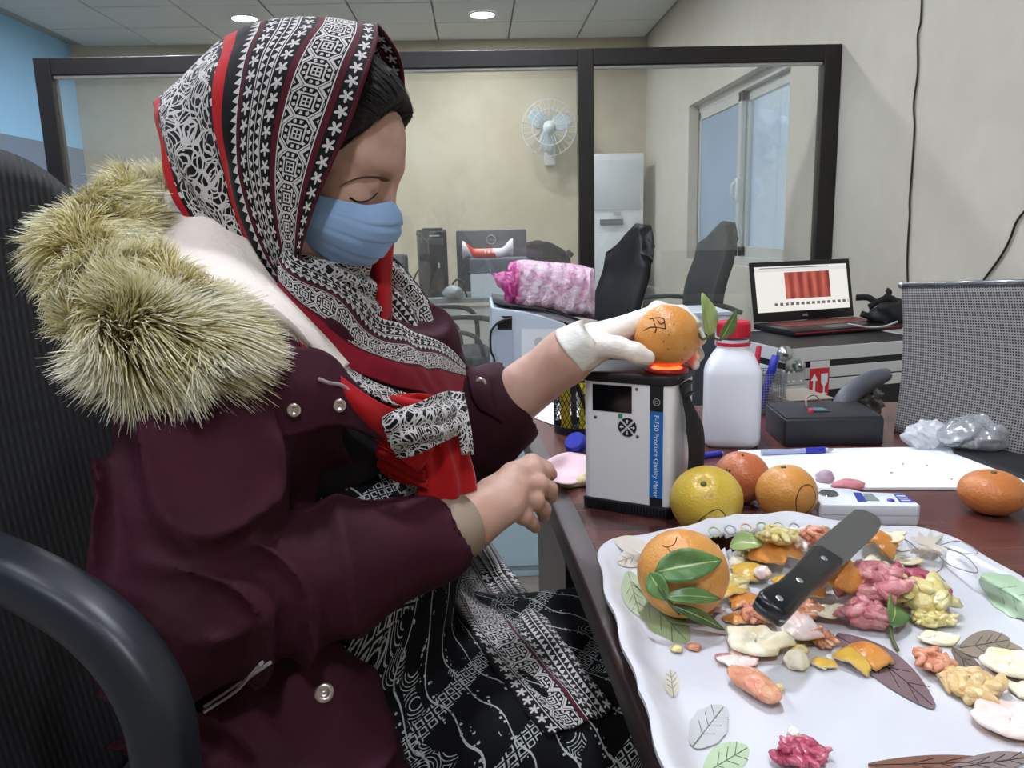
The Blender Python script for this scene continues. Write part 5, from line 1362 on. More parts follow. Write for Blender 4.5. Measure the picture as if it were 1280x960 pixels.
# lapel flap with snaps
lp_ = loft([[P(300, 470, .675), P(350, 440, .675), P(400, 436, .70), P(440, 470, .725), P(486, 520, .76)],
            [P(300, 505, .655), P(350, 490, .665), P(405, 485, .685), P(445, 505, .715), P(488, 538, .755)],
            [P(300, 545, .660), P(352, 548, .672), P(405, 536, .690), P(448, 538, .72), P(486, 554, .755)]], 18, 40)
lp_ = lp_+(wnoise(lp_, 22, 5)*.0025)[..., None]
VFl = grid_surf(lp_[:, ::-1], .006)
mobj('lapel', VFl, M_JACKET, jacket, world=True); BV_L = bvh_of(VFl)
for x, y in ((318, 522), (367, 513), (424, 507)): snap(x, y, BV_L, .0062)
pts = [hit(BV_L, *q, .002) for q in ((398, 474), (412, 479), (425, 481), (438, 489))]
if all(q is not None for q in pts): mobj('drawcord', tube(crom(pts, 16), .0018, 6), simple('cord_grey', '#9c8c90', .5), jacket, world=True)

# ---------------------------------------------------------------- hood: fleece lining and fur trim
fl_ = loft([[P(232, 228, .88), P(208, 262, .83), P(196, 305, .76), P(250, 352, .70), P(330, 388, .69), P(385, 440, .715), P(418, 466, .735)],
            [P(250, 232, .87), P(250, 272, .80), P(262, 315, .745), P(300, 350, .72), P(350, 395, .71), P(395, 440, .722), P(422, 464, .738)],
            [P(262, 236, .87), P(288, 285, .80), P(318, 330, .76), P(345, 372, .75), P(378, 410, .745), P(408, 442, .75), P(428, 462, .755)]], 22, 60)
fl_ = fl_+(wnoise(fl_, 24, 6)*.004)[..., None]
hood = part('hood', grid_surf(fl_[:, ::-1], .01), M_FLEECE)
duf = np.gradient(fl_, axis=0); dvf = np.gradient(fl_, axis=1); Nf = np.cross(duf, dvf); Nf /= np.linalg.norm(Nf, axis=2)[..., None]; Nf = Nf*np.sign((Nf*(_C-fl_)).sum(-1))[..., None]
rz_ = np.random.RandomState(3); kf = 16000; ii, jj = rz_.uniform(0, 58.99, kf), rz_.uniform(0, 20.99, kf); i0, j0 = ii.astype(int), jj.astype(int); fi, fj_ = (ii-i0)[:, None], (jj-j0)[:, None]
pf_ = (fl_[i0, j0]*(1-fi)+fl_[i0+1, j0]*fi)*(1-fj_)+(fl_[i0, j0+1]*(1-fi)+fl_[i0+1, j0+1]*fi)*fj_; nf_ = Nf[i0, j0]; clf = np.stack([wnoise(pf_, 60, q, 6) for q in (1, 2, 3)], 1)
df_ = nf_+clf*.9+rz_.normal(size=(kf, 3))*.3+np.array([0, 0, -.3]); df_ /= np.linalg.norm(df_, axis=1)[:, None]; sf_ = np.cross(df_, rz_.normal(size=(kf, 3))); sf_ /= np.linalg.norm(sf_, axis=1)[:, None]
Lf = rz_.uniform(.004, .010, kf)[:, None]; vs = np.stack([pf_-sf_*.0007, pf_+sf_*.0007, pf_+df_*Lf], 1).reshape(-1, 3)
tag(mobj('fleece_pile', (vs, np.arange(3*kf).reshape(-1, 3)), M_FLEECE, hood, world=True), kind='stuff')
shell = loft([[P(300, 470, .70), P(230, 500, .68), P(150, 450, .70), P(110, 360, .76), P(150, 290, .85), P(230, 250, .95)],
              [P(330, 420, .72), P(250, 420, .70), P(190, 390, .73), P(160, 340, .78), P(190, 290, .86), P(250, 250, .95)]], 8, 40)
mobj('hood_shell', grid_surf(shell, .012), M_JACKET, hood, world=True)
rs = np.random.RandomState(4)
def fur(paths, total):
    VV, QQ, TT = [], [], []; nv = 0
    for pts, rad, ln, cnt in paths:
        pth = crom(pts, 200); T = np.gradient(pth, axis=0); T /= np.linalg.norm(T, axis=1)[:, None]
        k = int(cnt); s = rs.randint(0, 200, k); a = rs.uniform(0, 2*pi, k); t_ = T[s]
        ref = np.array([.2, -.3, 1.0]); N = ref-t_*(t_@ref)[:, None]; N /= np.linalg.norm(N, axis=1)[:, None]; B_ = np.cross(t_, N)
        rd = N*np.cos(a)[:, None]+B_*np.sin(a)[:, None]; rr = np.interp(s/199, np.linspace(0, 1, len(rad)), rad)
        root = pth[s]+rd*(rr*rs.uniform(.75, 1, k))[:, None]+t_*rs.uniform(-.004, .004, k)[:, None]
        cl = np.stack([wnoise(root, 45, q, 6) for q in (1, 2, 3)], 1)
        d = rd+cl*.75+rs.normal(size=(k, 3))*.13+np.array([0, 0, -.28]); d /= np.linalg.norm(d, axis=1)[:, None]
        L = ln*rs.uniform(.55, 1.15, k)*(1+.25*wnoise(root, 30, 5, 5)); sag = np.array([0, 0, -1.0])
        side = np.cross(d, rs.normal(size=(k, 3))); side /= np.linalg.norm(side, axis=1)[:, None]
        tone = rs.uniform(-.13, .13, k)+.16*wnoise(root, 38, 4, 6)
        ring = []
        for j, (f, w_) in enumerate(((0, .00055), (.35, .0006), (.7, .0004), (1, .0001))):
            c_ = root+d*(L*f)[:, None]+sag*(L*.28*f*f)[:, None]+cl*(L*.22*f*f)[:, None]
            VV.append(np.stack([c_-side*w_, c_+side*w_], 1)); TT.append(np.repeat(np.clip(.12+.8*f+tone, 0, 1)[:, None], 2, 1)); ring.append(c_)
        # vertex order: ring j block of k*2
        base = nv
        for j in range(3):
            a0 = base+j*2*k+np.arange(k)*2; b0 = base+(j+1)*2*k+np.arange(k)*2; QQ.append(np.stack([a0, a0+1, b0+1, b0], 1))
        nv += 8*k
    return np.concatenate([v.reshape(-1, 3) for v in VV]), np.vstack(QQ), np.concatenate([t.ravel() for t in TT])
fpath = [P(292, 418, .705), P(280, 430, .68), P(255, 440, .645), P(210, 432, .63), P(162, 408, .64), P(132, 366, .67), P(120, 324, .72), P(132, 290, .78), P(165, 272, .83), P(208, 256, .89), P(242, 244, .94)]
fpath2 = [P(272, 402, .69), P(245, 392, .665), P(205, 372, .66), P(160, 345, .69), P(152, 318, .735), P(175, 302, .77), P(200, 290, .80)]
coreV = join([tube(crom(fpath, 50), list(np.interp(np.linspace(0, 1, 50), [0, .1, .4, .7, 1], [.012, .028, .033, .031, .024])), 14), tube(crom(fpath2, 40), .026, 12)])
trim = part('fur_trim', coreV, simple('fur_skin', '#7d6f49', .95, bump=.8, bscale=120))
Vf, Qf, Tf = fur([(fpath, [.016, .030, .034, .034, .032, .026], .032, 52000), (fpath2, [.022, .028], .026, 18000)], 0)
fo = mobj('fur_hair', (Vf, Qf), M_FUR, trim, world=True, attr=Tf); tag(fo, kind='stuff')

# ---------------------------------------------------------------- headscarf
HLp = lambda x, y, l: HL(x, y, l)
near = [
 [(474, 36, 0), (472, 52, -.045), (460, 92, -.072), (440, 150, -.084), (415, 210, -.088), (393, 262, -.084), (378, 310, -.078), (370, 352, -.070)],
 [(408, 25, 0), (398, 36, -.047), (374, 72, -.078), (354, 130, -.093), (343, 190, -.097), (343, 250, -.093), (352, 310, -.085), (364, 356, -.074)],
 [(336, 30, 0), (324, 43, -.047), (308, 82, -.080), (299, 140, -.097), (299, 200, -.099), (311, 260, -.094), (334, 320, -.085), (358, 362, -.076)],
 [(290, 50, 0), (281, 63, -.050), (272, 102, -.082), (273, 160, -.093), (281, 220, -.092), (294, 272, -.088), (322, 332, -.082), (352, 370, -.076)],
 [(236, 95, 0), (230, 108, -.047), (226, 142, -.072), (233, 192, -.083), (250, 242, -.083), (280, 292, -.081), (312, 344, -.079), (346, 382, -.076)],
 [(197, 130, 0), (195, 142, -.032), (197, 168, -.050), (206, 212, -.062), (228, 256, -.068), (262, 303, -.072), (300, 354, -.076), (340, 394, -.076)]]
rails = []
for r_ in near:
    npts = [HL(*q) for q in r_]; far = []
    for p in npts[1:]:
        l = (p-HO)@HY; far.append(p-HY*2*l)
    rails.append(far[::-1]+npts)
NS, MS = 220, 110
Gs = loft(rails, MS, NS)
tab = [0, .063, .123, .150, .205, .262]; vv = np.interp(np.linspace(0, 5, MS), range(6), tab)
du = np.gradient(Gs, axis=0); dv = np.gradient(Gs, axis=1); Nn = np.cross(du, dv); Nn /= np.linalg.norm(Nn, axis=2)[..., None]+1e-9
cen = HO; sgn = np.sign(((Gs-cen)*Nn).sum(-1)); Nn = Nn*sgn[..., None]
w_ = np.clip((vv-.115)/.03, 0, 1)[None, :]; ss = np.linspace(0, 1, NS)[:, None]
disp = w_*(.0035*np.sin(vv[None]*95+3*np.sin(ss*9))+.0025*wnoise(Gs, 22, 3))*np.clip(np.abs(ss-.5)*6-.25, 0, 1)+.0014*wnoise(Gs, 30, 5)+np.clip(1-vv/.012, 0, 1)[None]*.002
Gs = Gs+Nn*disp[..., None]
ul = np.cumsum(np.r_[0, np.linalg.norm(np.diff(Gs[:, 30], axis=0), axis=1)]); uv = np.stack(np.meshgrid(ul, vv, indexing='ij'), -1).reshape(-1, 2)
VF = grid_surf(Gs, .0022); scarf = part('headscarf', VF, M_SCARF, uv=np.vstack([uv, uv]))

def cloth(name, rows, mat, m=24, n=60, widths=None, thick=.002, wob=.002, fr=26, seed=2, ripple=0.0, u0=0.0, parent=None, us=1.0):
    G_ = loft(rows, m, n); G_ = G_+(wnoise(G_, fr, seed)*wob)[..., None]
    if ripple:
        du = np.gradient(G_, axis=0); dv = np.gradient(G_, axis=1); N_ = np.cross(du, dv); N_ /= np.linalg.norm(N_, axis=2)[..., None]+1e-9
        G_ = G_+N_*(ripple*np.sin(np.linspace(0, 1, m)*2*pi*2.5+1.2*np.sin(np.linspace(0, 5, n))[:, None]))[..., None]
    u = np.cumsum(np.r_[0, np.linalg.norm(np.diff(G_[:, m//2], axis=0), axis=1)])*us+u0
    if widths is None:
        w = np.linalg.norm(np.diff(G_, axis=1), axis=2).mean(0); v = np.r_[0, np.cumsum(w)]
    else: v = np.interp(np.linspace(0, len(rows)-1, m), range(len(widths)), widths)
    uv = np.stack(np.meshgrid(u, v, indexing='ij'), -1).reshape(-1, 2)
    return mobj(name, grid_surf(G_, thick), mat, scarf if parent is None else parent, world=True, uv=np.vstack([uv, uv]))
# folds across the chest
cloth('chest_fold', [[P(352, 306, .775), P(373, 322, .752), P(404, 339, .765), P(441, 366, .785), P(477, 393, .81), P(517, 413, .85), P(548, 428, .89), P(580, 456, .94)],
                     [P(352, 326, .755), P(370, 344, .742), P(402, 364, .752), P(438, 394, .770), P(477, 420, .795), P(517, 437, .838), P(548, 446, .88), P(580, 463, .935)],
                     [P(350, 352, .742), P(366, 372, .736), P(396, 398, .743), P(433, 424, .763), P(477, 448, .788), P(517, 460, .828), P(548, 465, .873), P(580, 471, .93)],
                     [P(335, 374, .735), P(352, 400, .728), P(388, 428, .735), P(428, 455, .755), P(470, 477, .783), P(512, 488, .823), P(545, 494, .868), P(575, 496, .92)]], M_CHEST, 48, 130, [0, .036, .076, .115], wob=.003, fr=34, us=1.25)
cloth('red_fold', [[P(296, 330, .79), P(330, 374, .728), P(360, 412, .712), P(395, 442, .708), P(430, 470, .712), P(465, 494, .728), P(500, 512, .755), P(552, 535, .80)],
                   [P(288, 326, .79), P(322, 376, .728), P(353, 416, .708), P(389, 452, .700), P(424, 486, .704), P(458, 512, .72), P(490, 534, .75), P(540, 562, .79)],
                   [P(280, 322, .80), P(314, 374, .738), P(345, 414, .72), P(382, 460, .712), P(416, 500, .715), P(450, 528, .73), P(478, 556, .755), P(522, 592, .785)]], M_REDS, 22, 80, wob=.003)
cloth('dark_gap_fold', [[P(395, 432, .742), P(430, 456, .752), P(470, 480, .775), P(520, 500, .81)], [P(405, 450, .735), P(440, 478, .745), P(480, 502, .765), P(525, 520, .80)]], M_PAIS, 12, 40)
cloth('red_under_fold', [[P(470, 488, .775), P(500, 492, .79), P(540, 496, .825)], [P(478, 508, .77), P(508, 516, .782), P(545, 512, .815)], [P(492, 526, .772), P(515, 530, .78), P(548, 528, .81)]], M_REDS, 16, 24, ripple=.003)
cloth('red_inner_fold', [[P(455, 285, .90), P(456, 330, .885), P(462, 370, .865), P(472, 402, .85)], [P(475, 285, .885), P(474, 330, .865), P(477, 370, .85), P(482, 402, .84)], [P(494, 285, .90), P(491, 330, .885), P(490, 370, .87), P(490, 402, .86)]], M_REDS, 16, 30)
cloth('far_fold', [[P(488, 318, .92), P(505, 332, .935), P(528, 362, .955), P(548, 398, .97), P(566, 430, .98), P(582, 462, .985)], [P(480, 350, .90), P(494, 362, .91), P(512, 385, .925), P(528, 412, .935), P(545, 438, .945), P(560, 466, .95)], [P(465, 390, .88), P(480, 395, .885), P(495, 410, .89), P(510, 428, .90), P(528, 448, .91), P(545, 470, .92)]], M_TAIL, 30, 50, [0.0, .052, .1], ripple=.004)
cloth('throat_fold', [[P(372, 318, .79), P(400, 322, .80), P(432, 328, .82), P(462, 330, .85)], [P(385, 350, .80), P(410, 356, .81), P(440, 362, .825), P(470, 368, .85)], [P(410, 385, .81), P(432, 392, .82), P(458, 400, .83), P(482, 408, .85)]], M_PAIS, 20, 30, ripple=.004)
# hanging folds in front of the chest
cloth('knot_fold', [[P(478, 520, .735), P(500, 508, .74), P(528, 500, .765), P(560, 490, .82)], [P(484, 545, .735), P(508, 538, .735), P(540, 528, .755), P(568, 518, .80)], [P(496, 574, .75), P(520, 566, .75), P(548, 556, .765), P(574, 544, .80)]], M_PAIS, 26, 40, ripple=.002)
cloth('red_tail', [[P(530, 500, .80), P(528, 540, .79), P(524, 580, .79), P(520, 625, .79)], [P(552, 496, .815), P(556, 545, .80), P(560, 585, .80), P(563, 625, .80)], [P(578, 500, .85), P(584, 540, .835), P(589, 580, .83), P(594, 612, .83)]], M_REDS, 24, 40, ripple=.003)
cloth('tail_border', [[P(560, 488, .825), P(568, 515, .805), P(573, 545, .795), P(577, 570, .792)], [P(580, 490, .838), P(585, 515, .818), P(589, 545, .806), P(591, 570, .804)]], M_PAIS, 10, 24)
cloth('red_lower_fold', [[P(470, 556, .79), P(500, 575, .785), P(530, 588, .785)], [P(475, 590, .80), P(505, 605, .795), P(535, 615, .79)]], M_REDH, 14, 24, ripple=.003)
cloth('lower_fold', [[P(478, 585, .81), P(505, 600, .805), P(540, 618, .80)], [P(482, 640, .82), P(515, 650, .815), P(550, 655, .81)], [P(490, 690, .83), P(525, 690, .825), P(560, 690, .82)]], M_PAIS, 20, 30, ripple=.006)

# tails lying over the lap
def lap(rows, off=.007):
    out = []
    for r_ in rows:
        q = []
        for x, y in r_:
            h_ = hit(BV_D, x, y, off); q.append(h_ if h_ is not None else PZ(x, y, .6))
        out.append(q)
    return out
cloth('lap_tail', lap([[(512, 668), (545, 722), (580, 778), (618, 836), (660, 890), (688, 918)], [(560, 664), (596, 722), (636, 782), (672, 830), (708, 875), (730, 902)], [(605, 664), (642, 716), (686, 772), (718, 815), (748, 860), (766, 888)]]), M_TAIL, 40, 80, [0.0, .047, .096], ripple=.003, wob=.001)

# ---------------------------------------------------------------- office chair she sits on
ch = thing('office_chair', 'black padded office chair she sits on, at left', 'chair', (-.25, .83, 0))
mcb = Mat('ribbed_black_fabric', '#13151b', .7); cx1, cy1, cz1 = mcb.xyz(mcb.coord()); rib = ((cy1*520).sin()*.5+.5)*((cz1*300).sin()*.3+.7)
mcb.color(mcb.mix(rib, '#07080b', '#10131a')); mcb.bump(rib, .4, .002); M_CHB = mcb.m
G = []
for v in np.linspace(0, 1, 26):
    row = []; z = .47+.74*v; hw_ = .25*(1-.10*v**2); 
    for u in np.linspace(-1, 1, 21):
        x = -.20-.055*v-.02*sin(pi*v)+.045*u*u*(1-.5*v); zz_ = z-(.06*abs(u)**3.5+.012*u*u)*max(0, (v-.75)/.25); row.append((x, u*hw_+.0, zz_))
    G.append(row)
mobj('backrest', grid_surf(np.array(G)[:, ::-1], .06), M_CHB, ch)
mobj('backrest_edge', tube([G[-1][i] for i in range(21)], .012, 8), M_CHB, ch) if False else None
mobj('seat', box(.50, .50, .085, (.03, 0, .44), .035, 4), M_CHB, ch)
M_ARM = Mat('arm_polyurethane', '#161b23', .42); M_ARM = M_ARM.m
an = crom([P(-90, 672, .60), P(-20, 700, .575), P(50, 733, .553), P(115, 775, .537), P(165, 828, .528), P(197, 890, .525), P(210, 965, .53), P(212, 1060, .54), P(205, 1180, .56)], 60)
def armtube(p_):
    V, Fc = tube(p_, .0205, 20, up=(0, 1, .15)); V = np.array(V).reshape(len(p_), 20, 3); c_ = p_[:, None, :]; a_ = 2*pi*np.arange(20)/20; k_ = 1/np.maximum(np.abs(np.cos(a_)), np.abs(np.sin(a_)))**.75
    return (c_+(V-c_)*(k_*.93)[None, :, None]).reshape(-1, 3), Fc
mobj('armrest', armtube(an), M_ARM, ch, world=True)
mir = an.copy(); mir[:, 1] = 2*.83-an[:, 1]
mobj('armrest', armtube(mir), M_ARM, ch, world=True)
mobj('arm_plate', box(.16, .62, .012, (.03, 0, .392), .003), M_BLK, ch, smooth=False)
mobj('gas_post', tube([(.02, 0, .39), (.02, 0, .1)], .028, 14), M_BLK, ch)
for k in range(5):
    a0 = 2*pi*k/5+.2
    f_ = mobj('star_leg', tube([(.02, 0, .11), (.02+.3*cos(a0), .3*sin(a0), .07)], [.03, .018], 10), M_BLK, ch)
    mobj('caster', xf(ico(.032, 2), loc=(.02+.3*cos(a0), .3*sin(a0), .032)), M_BLK, ch)
# ================================================================== TRAY WITH PEELINGS
ZT = TZ+.0045
TL_, TR_ = PZ(747, 675, TZ+.024), PZ(1166, 659, TZ+.024)
ex = (TR_-TL_); TW = np.linalg.norm(ex[:2]); ex = ex/np.linalg.norm(ex); ey = np.array([-ex[1], ex[0], 0]); TLN = .60
tc = (TL_+TR_)/2-ey*(TLN/2-.012); tc[2] = TZ
def t_loc(p): d = np.asarray(p)-tc; return d@ex, d@ey
def superr(u, v):
    """0 at the middle of the tray, 1 at its rim"""
    a_, b_ = TW/2+.012, TLN/2+.004; n_ = 7.0
    bulge = .016*np.exp(-(u/.075)**4)
    vb = np.where(v > 0, v*b_/(b_+bulge), v); th = np.arctan2(v/b_, u/a_)
    wav = 1+.010*np.sin(np.abs(u)*95+1)+.010*np.sin(np.abs(v)*70)
    return ((np.abs(u)/a_)**n_+(np.abs(vb)/b_)**n_)**(1/n_)*wav
def tray_h(u, v):
    s = superr(u, v); t = np.clip((s-.80)/.19, 0, 1); hnd = .010*np.exp(-(u/.09)**4)*np.clip((np.abs(v)-.22)/.07, 0, 1)
    return .0045+(.021*t*t*(3-2*t))+hnd*t
# build from radial rings
NT, NR = 288, 46
ths = np.linspace(0, 2*pi, NT, endpoint=False)
rad1 = []
for th in ths:
    lo_, hi_ = .05, .6
    for _ in range(30):
        m_ = (lo_+hi_)/2
        if superr(np.array(m_*cos(th)), np.array(m_*sin(th))) < 1: lo_ = m_
        else: hi_ = m_
    rad1.append(lo_)
rad1 = np.array(rad1); sr = np.r_[np.linspace(.02, .78, 14), np.linspace(.80, 1, 32)]
top = np.zeros((NR, NT, 3))
for i, s in enumerate(sr):
    u, v = rad1*s*np.cos(ths), rad1*s*np.sin(ths); z = tray_h(u, v); top[i] = tc+u[:, None]*ex+v[:, None]*ey; top[i, :, 2] = TZ+z
HU, HV = t_loc(PZ(935, 683, TZ+.012)); 
def inhole(p): u, v = t_loc(p); return ((u-HU)/.047)**2+((v-HV)/.0095)**2 < 1
Vt = top.reshape(-1, 3); bot_ = Vt-np.array([0, 0, .0042]); Vall = np.vstack([Vt, bot_]); kk = len(Vt)
cenp = np.array([[tc[0], tc[1], TZ+.0045], [tc[0], tc[1], TZ+.0003]]); Vall = np.vstack([Vall, cenp]); Fq = []
holeq = np.zeros((NR-1, NT), bool)
for i in range(NR-1):
    for j in range(NT): holeq[i, j] = inhole((top[i, j]+top[i+1, (j+1) % NT])/2)
for i in range(NR-1):
    for j in range(NT):
        if holeq[i, j]: continue
        a_, b_, c_, d_ = i*NT+j, i*NT+(j+1) % NT, (i+1)*NT+(j+1) % NT, (i+1)*NT+j
        Fq.append((a_, d_, c_, b_)); Fq.append((a_+kk, b_+kk, c_+kk, d_+kk))
        for (di, dj, e0_, e1_) in ((-1, 0, a_, b_), (1, 0, c_, d_), (0, -1, d_, a_), (0, 1, b_, c_)):
            ii, jj = i+di, (j+dj) % NT
            if 0 <= ii < NR-1 and holeq[ii, jj]: Fq.append((e0_, e1_, e1_+kk, e0_+kk))
for j in range(NT):
    l = (j+1) % NT; Fq.append(((NR-1)*NT+j, (NR-1)*NT+j+kk, (NR-1)*NT+l+kk, (NR-1)*NT+l)); Fq.append((2*kk, j, l)); Fq.append((2*kk+1, l+kk, j+kk))
M_MELA = Mat('melamine_white', '#d3d5da', .22, spec=.5); M_MELA.color(M_MELA.mix(M_MELA.noise(6, 4).smooth(.35, .75), '#d6d8dd', '#cdced5')); M_MELA = M_MELA.m
tr = thing('serving_tray', 'large white floral serving tray with wavy rim holding peelings', 'tray', tc)
mobj('tray_body', (Vall, Fq), M_MELA, tr, world=True, flat_angle=60)
def tp(x, y, off=.0006):
    z = TZ+.0045
    for _ in range(5):
        p = PZ(x, y, z); z = TZ+float(tray_h(*[np.array(q) for q in t_loc(p)]))
    p = PZ(x, y, z); p[2] += off; return p
PLN = [0]
def print_leaf(base, tip, w, col, name='printed_leaf', bend=0.0, ragged=0.0, veins=True, off=.0005, line='#6e7370'):
    b_, t_ = np.array(base, float), np.array(tip, float); d = t_-b_; nrm = np.array([-d[1], d[0]])/np.linalg.norm(d); G = []
    for i in range(16):
        s = i/15; hw_ = w/2*sin(pi*(.04+.93*s))**.75*(1+ragged*sin(s*23)); c_ = b_+d*s+nrm*bend*sin(pi*s)
        G.append([tp(*(c_+nrm*hw_*u), off) for u in np.linspace(-1, 1, 9)])
    m = simple('print_'+col.strip('#'), col, .25, vary=.06, bscale=200)
    o = mobj(name, grid_surf(G), m, tr, world=True)
    zo_ = .00025*(PLN[0] % 5); o.location.z += zo_; PLN[0] += 1
    if veins:
        L = [tube(crom([tp(*(b_+d*s+nrm*bend*sin(pi*s)), off+.0002) for s in (0, .3, .6, .97)], 14), .0004, 4)]
        for s in (.3, .5, .7):
            for q in (-1, 1): c_ = b_+d*s+nrm*bend*sin(pi*s); e_ = b_+d*(s+.17)+nrm*(bend*sin(pi*s)+q*w*.3); L.append(tube([tp(*c_, off+.0002), tp(*((c_+e_)/2), off+.0002), tp(*e_, off+.0002)], .0003, 4))
        mobj('leaf_vein', join(L), simple('print_line'+line.strip('#'), line, .4), o, world=True).location.z += zo_
    return o
print_leaf((790, 728), (860, 803), 48, '#9fb488', ragged=.06, line='#5b6f4f')
print_leaf((785, 715), (800, 770), 30, '#b9c7a6', line='#8b9a7c')
print_leaf((812, 688), (768, 676), 22, '#d9d2c4', veins=False); print_leaf((812, 690), (772, 704), 26, '#d6cfc4', veins=True, line='#9d9a94')
print_leaf((866, 935), (905, 885), 46, '#bfc1c0', ragged=.05, line='#7b7f80'); print_leaf((880, 968), (935, 935), 44, '#b5c8a6', line='#72806a')
print_leaf((842, 872), (838, 838), 20, '#d3ccbe', line='#8f8a80')
print_leaf((1226, 722), (1305, 772), 46, '#b2cdac', ragged=.05, line='#6c8f70')
print_leaf((1045, 796), (1168, 886), 40, '#7c666a', line='#2f2226', bend=-6); print_leaf((1200, 812), (1262, 802), 34, '#8f8273', line='#6b5f52'); print_leaf((1236, 800), (1300, 840), 26, '#9a8c79', line='#6b5f52'); print_leaf((1190, 812), (1232, 852), 20, '#75675d', line='#4a3d36')
print_leaf((1085, 958), (1260, 954), 22, '#7d5a4b', line='#4a332b'); print_leaf((1190, 962), (1290, 948), 26, '#8a7a76', line='#4f4a4d')
M_GLINE = simple('print_grey_line', '#8b8984', .4)
def petal_line(px): return mobj('petal_line', tube(crom([tp(*q) for q in px], 6*len(px)), .0006, 5), M_GLINE, tr, world=True)
for px in ([(1148, 688), (1133, 676), (1110, 668), (1098, 664)], [(1172, 683), (1195, 677), (1213, 683), (1222, 692), (1205, 692), (1180, 684)], [(1172, 685), (1195, 690), (1212, 700), (1222, 716), (1200, 712), (1180, 702), (1170, 688)], [(1180, 702), (1176, 712), (1165, 718), (1150, 720), (1146, 708), (1150, 700)], [(1148, 686), (1128, 690), (1115, 686)], [(1168, 719), (1178, 724), (1182, 728)]): petal_line(px)
for k in range(9):
    a_ = radians(-160+40*k); print_leaf((1160, 683), (1160+24*cos(a_), 683+13*sin(a_)-(6 if sin(a_) < 0 else -5)), 6, '#cfc6b4', 'printed_stamen', veins=False)
for i, x in enumerate(range(893, 1052, 20)):
    y = 669-10*math.exp(-((x-965)/75)**2); col = ('#b9cba4', '#a8abb5', '#e3c6ad', '#9fb8a2')[i % 4]
    ring = [tp(x+6.5*cos(t)+1.5*sin(t), y+5.5*sin(t)) for t in np.linspace(0, 2*pi, 16, endpoint=False)]
    mobj('rim_motif', tube(ring, .0011, 5, closed=True), simple('motif_%d' % (i % 4), col, .4), tr, world=True)

# ---------------------------------------------------------------- peel, pulp and fruit pieces: each piece its own thing
M_PITH = Mat('pith', '#efe6c8', .6); M_PITH.color(M_PITH.mix(M_PITH.noise(60, 4).smooth(.4, .75), '#f1ead2', '#e9d9ac')); M_PITH.bump(M_PITH.noise(150, 4), .4, .002); M_PITH.set('Subsurface Weight', .2); M_PITH.set('Subsurface Radius', (.01, .008, .004)); M_PITH = M_PITH.m
M_PITHP = Mat('pith_pink', '#efdcd2', .55); M_PITHP.color(M_PITHP.mix(M_PITHP.noise(50, 4).smooth(.4, .7), '#f3e6de', '#e8c2bb')); M_PITHP.bump(M_PITHP.noise(140, 4), .4, .002); M_PITHP = M_PITHP.m
def pulp(name, a, b, c): 
    m = Mat(name, a, .25, spec=.6); n = m.noise(70, 4, .6, dist=.6); m.color(m.ramp(n, [(.3, a), (.52, b), (.72, c)])); m.bump(m.voro(110), .6, .004); m.bump(n, .6, .004); m.set('Subsurface Weight', .25); m.set('Subsurface Radius', (.012, .006, .005)); return m.m
M_PPINK = pulp('pulp_pink', '#b8616c', '#d08d8f', '#e2b4ac'); M_PSAL = pulp('pulp_salmon', '#c97a5c', '#dd9c7c', '#ecc39c'); M_PYEL = pulp('pulp_yellow', '#d4c06a', '#e2d596', '#ece6c0'); M_PPEACH = pulp('pulp_peach', '#d9b374', '#e6c993', '#efdcb4'); M_PRED = pulp('pulp_red', '#8e2b48', '#b9526a', '#d78a98')
M_ZEST = citrus_mat('zest_orange', '#d5873a', '#e0a055', None, .3); M_ZESTY = citrus_mat('zest_yellow', '#d9ab40', '#e2c062', None, .3)
rsq = np.random.RandomState(9)
def peel(R, ea, eb, th=.0035, seed=0, rough=.18, curl=1.0):
    """patch of a fruit's rind: zest outside (0), pith inside and round the edge (1); domed up"""
    nr, na = 9, 36; G0, G1 = [], []; ph = rsq.uniform(0, 6.28, 4)
    for i in range(nr+1):
        r0, r1 = [], []
        for j in range(na):
            a_ = 2*pi*j/na; b_ = 1+rough*(sin(2*a_+ph[0])*.5+sin(3*a_+ph[1])*.6+.5*sin(5*a_+ph[2])+.35*sin(9*a_+ph[3]))
            e = b_*i/nr; x, y = ea*e*cos(a_), eb*e*sin(a_); ang = sqrt(x*x+y*y)/R*curl+1e-6; k = (R/curl)*sin(ang)/sqrt(x*x+y*y+1e-12)
            z = (R/curl)*(cos(ang)-1); nx_, ny_, nz_ = k*x/R*curl, k*y/R*curl, cos(ang)
            t_ = th*(1-.5*(i/nr)**4)*(1+.25*sin(5*a_+7*e+ph[1])); r0.append((k*x, k*y, z)); r1.append((k*x-nx_*t_, k*y-ny_*t_, z-nz_*t_))
        G0.append(r0); G1.append(r1)
    V = np.array(G0+G1).reshape(-1, 3); n_ = na; Fc, mi = [], []; K = (nr+1)*na
    for i in range(nr):
        for j in range(na):
            l = (j+1) % na; Fc.append((i*n_+j, (i+1)*n_+j, (i+1)*n_+l, i*n_+l)); mi.append(0); Fc.append((K+i*n_+j, K+i*n_+l, K+(i+1)*n_+l, K+(i+1)*n_+j)); mi.append(1)
    for j in range(na): l = (j+1) % na; Fc.append((nr*n_+j, K+nr*n_+j, K+nr*n_+l, nr*n_+l)); mi.append(1)
    V = V+(wnoise(V*60+seed, 1.0, seed)*.0012)[:, None]
    return V, Fc, mi
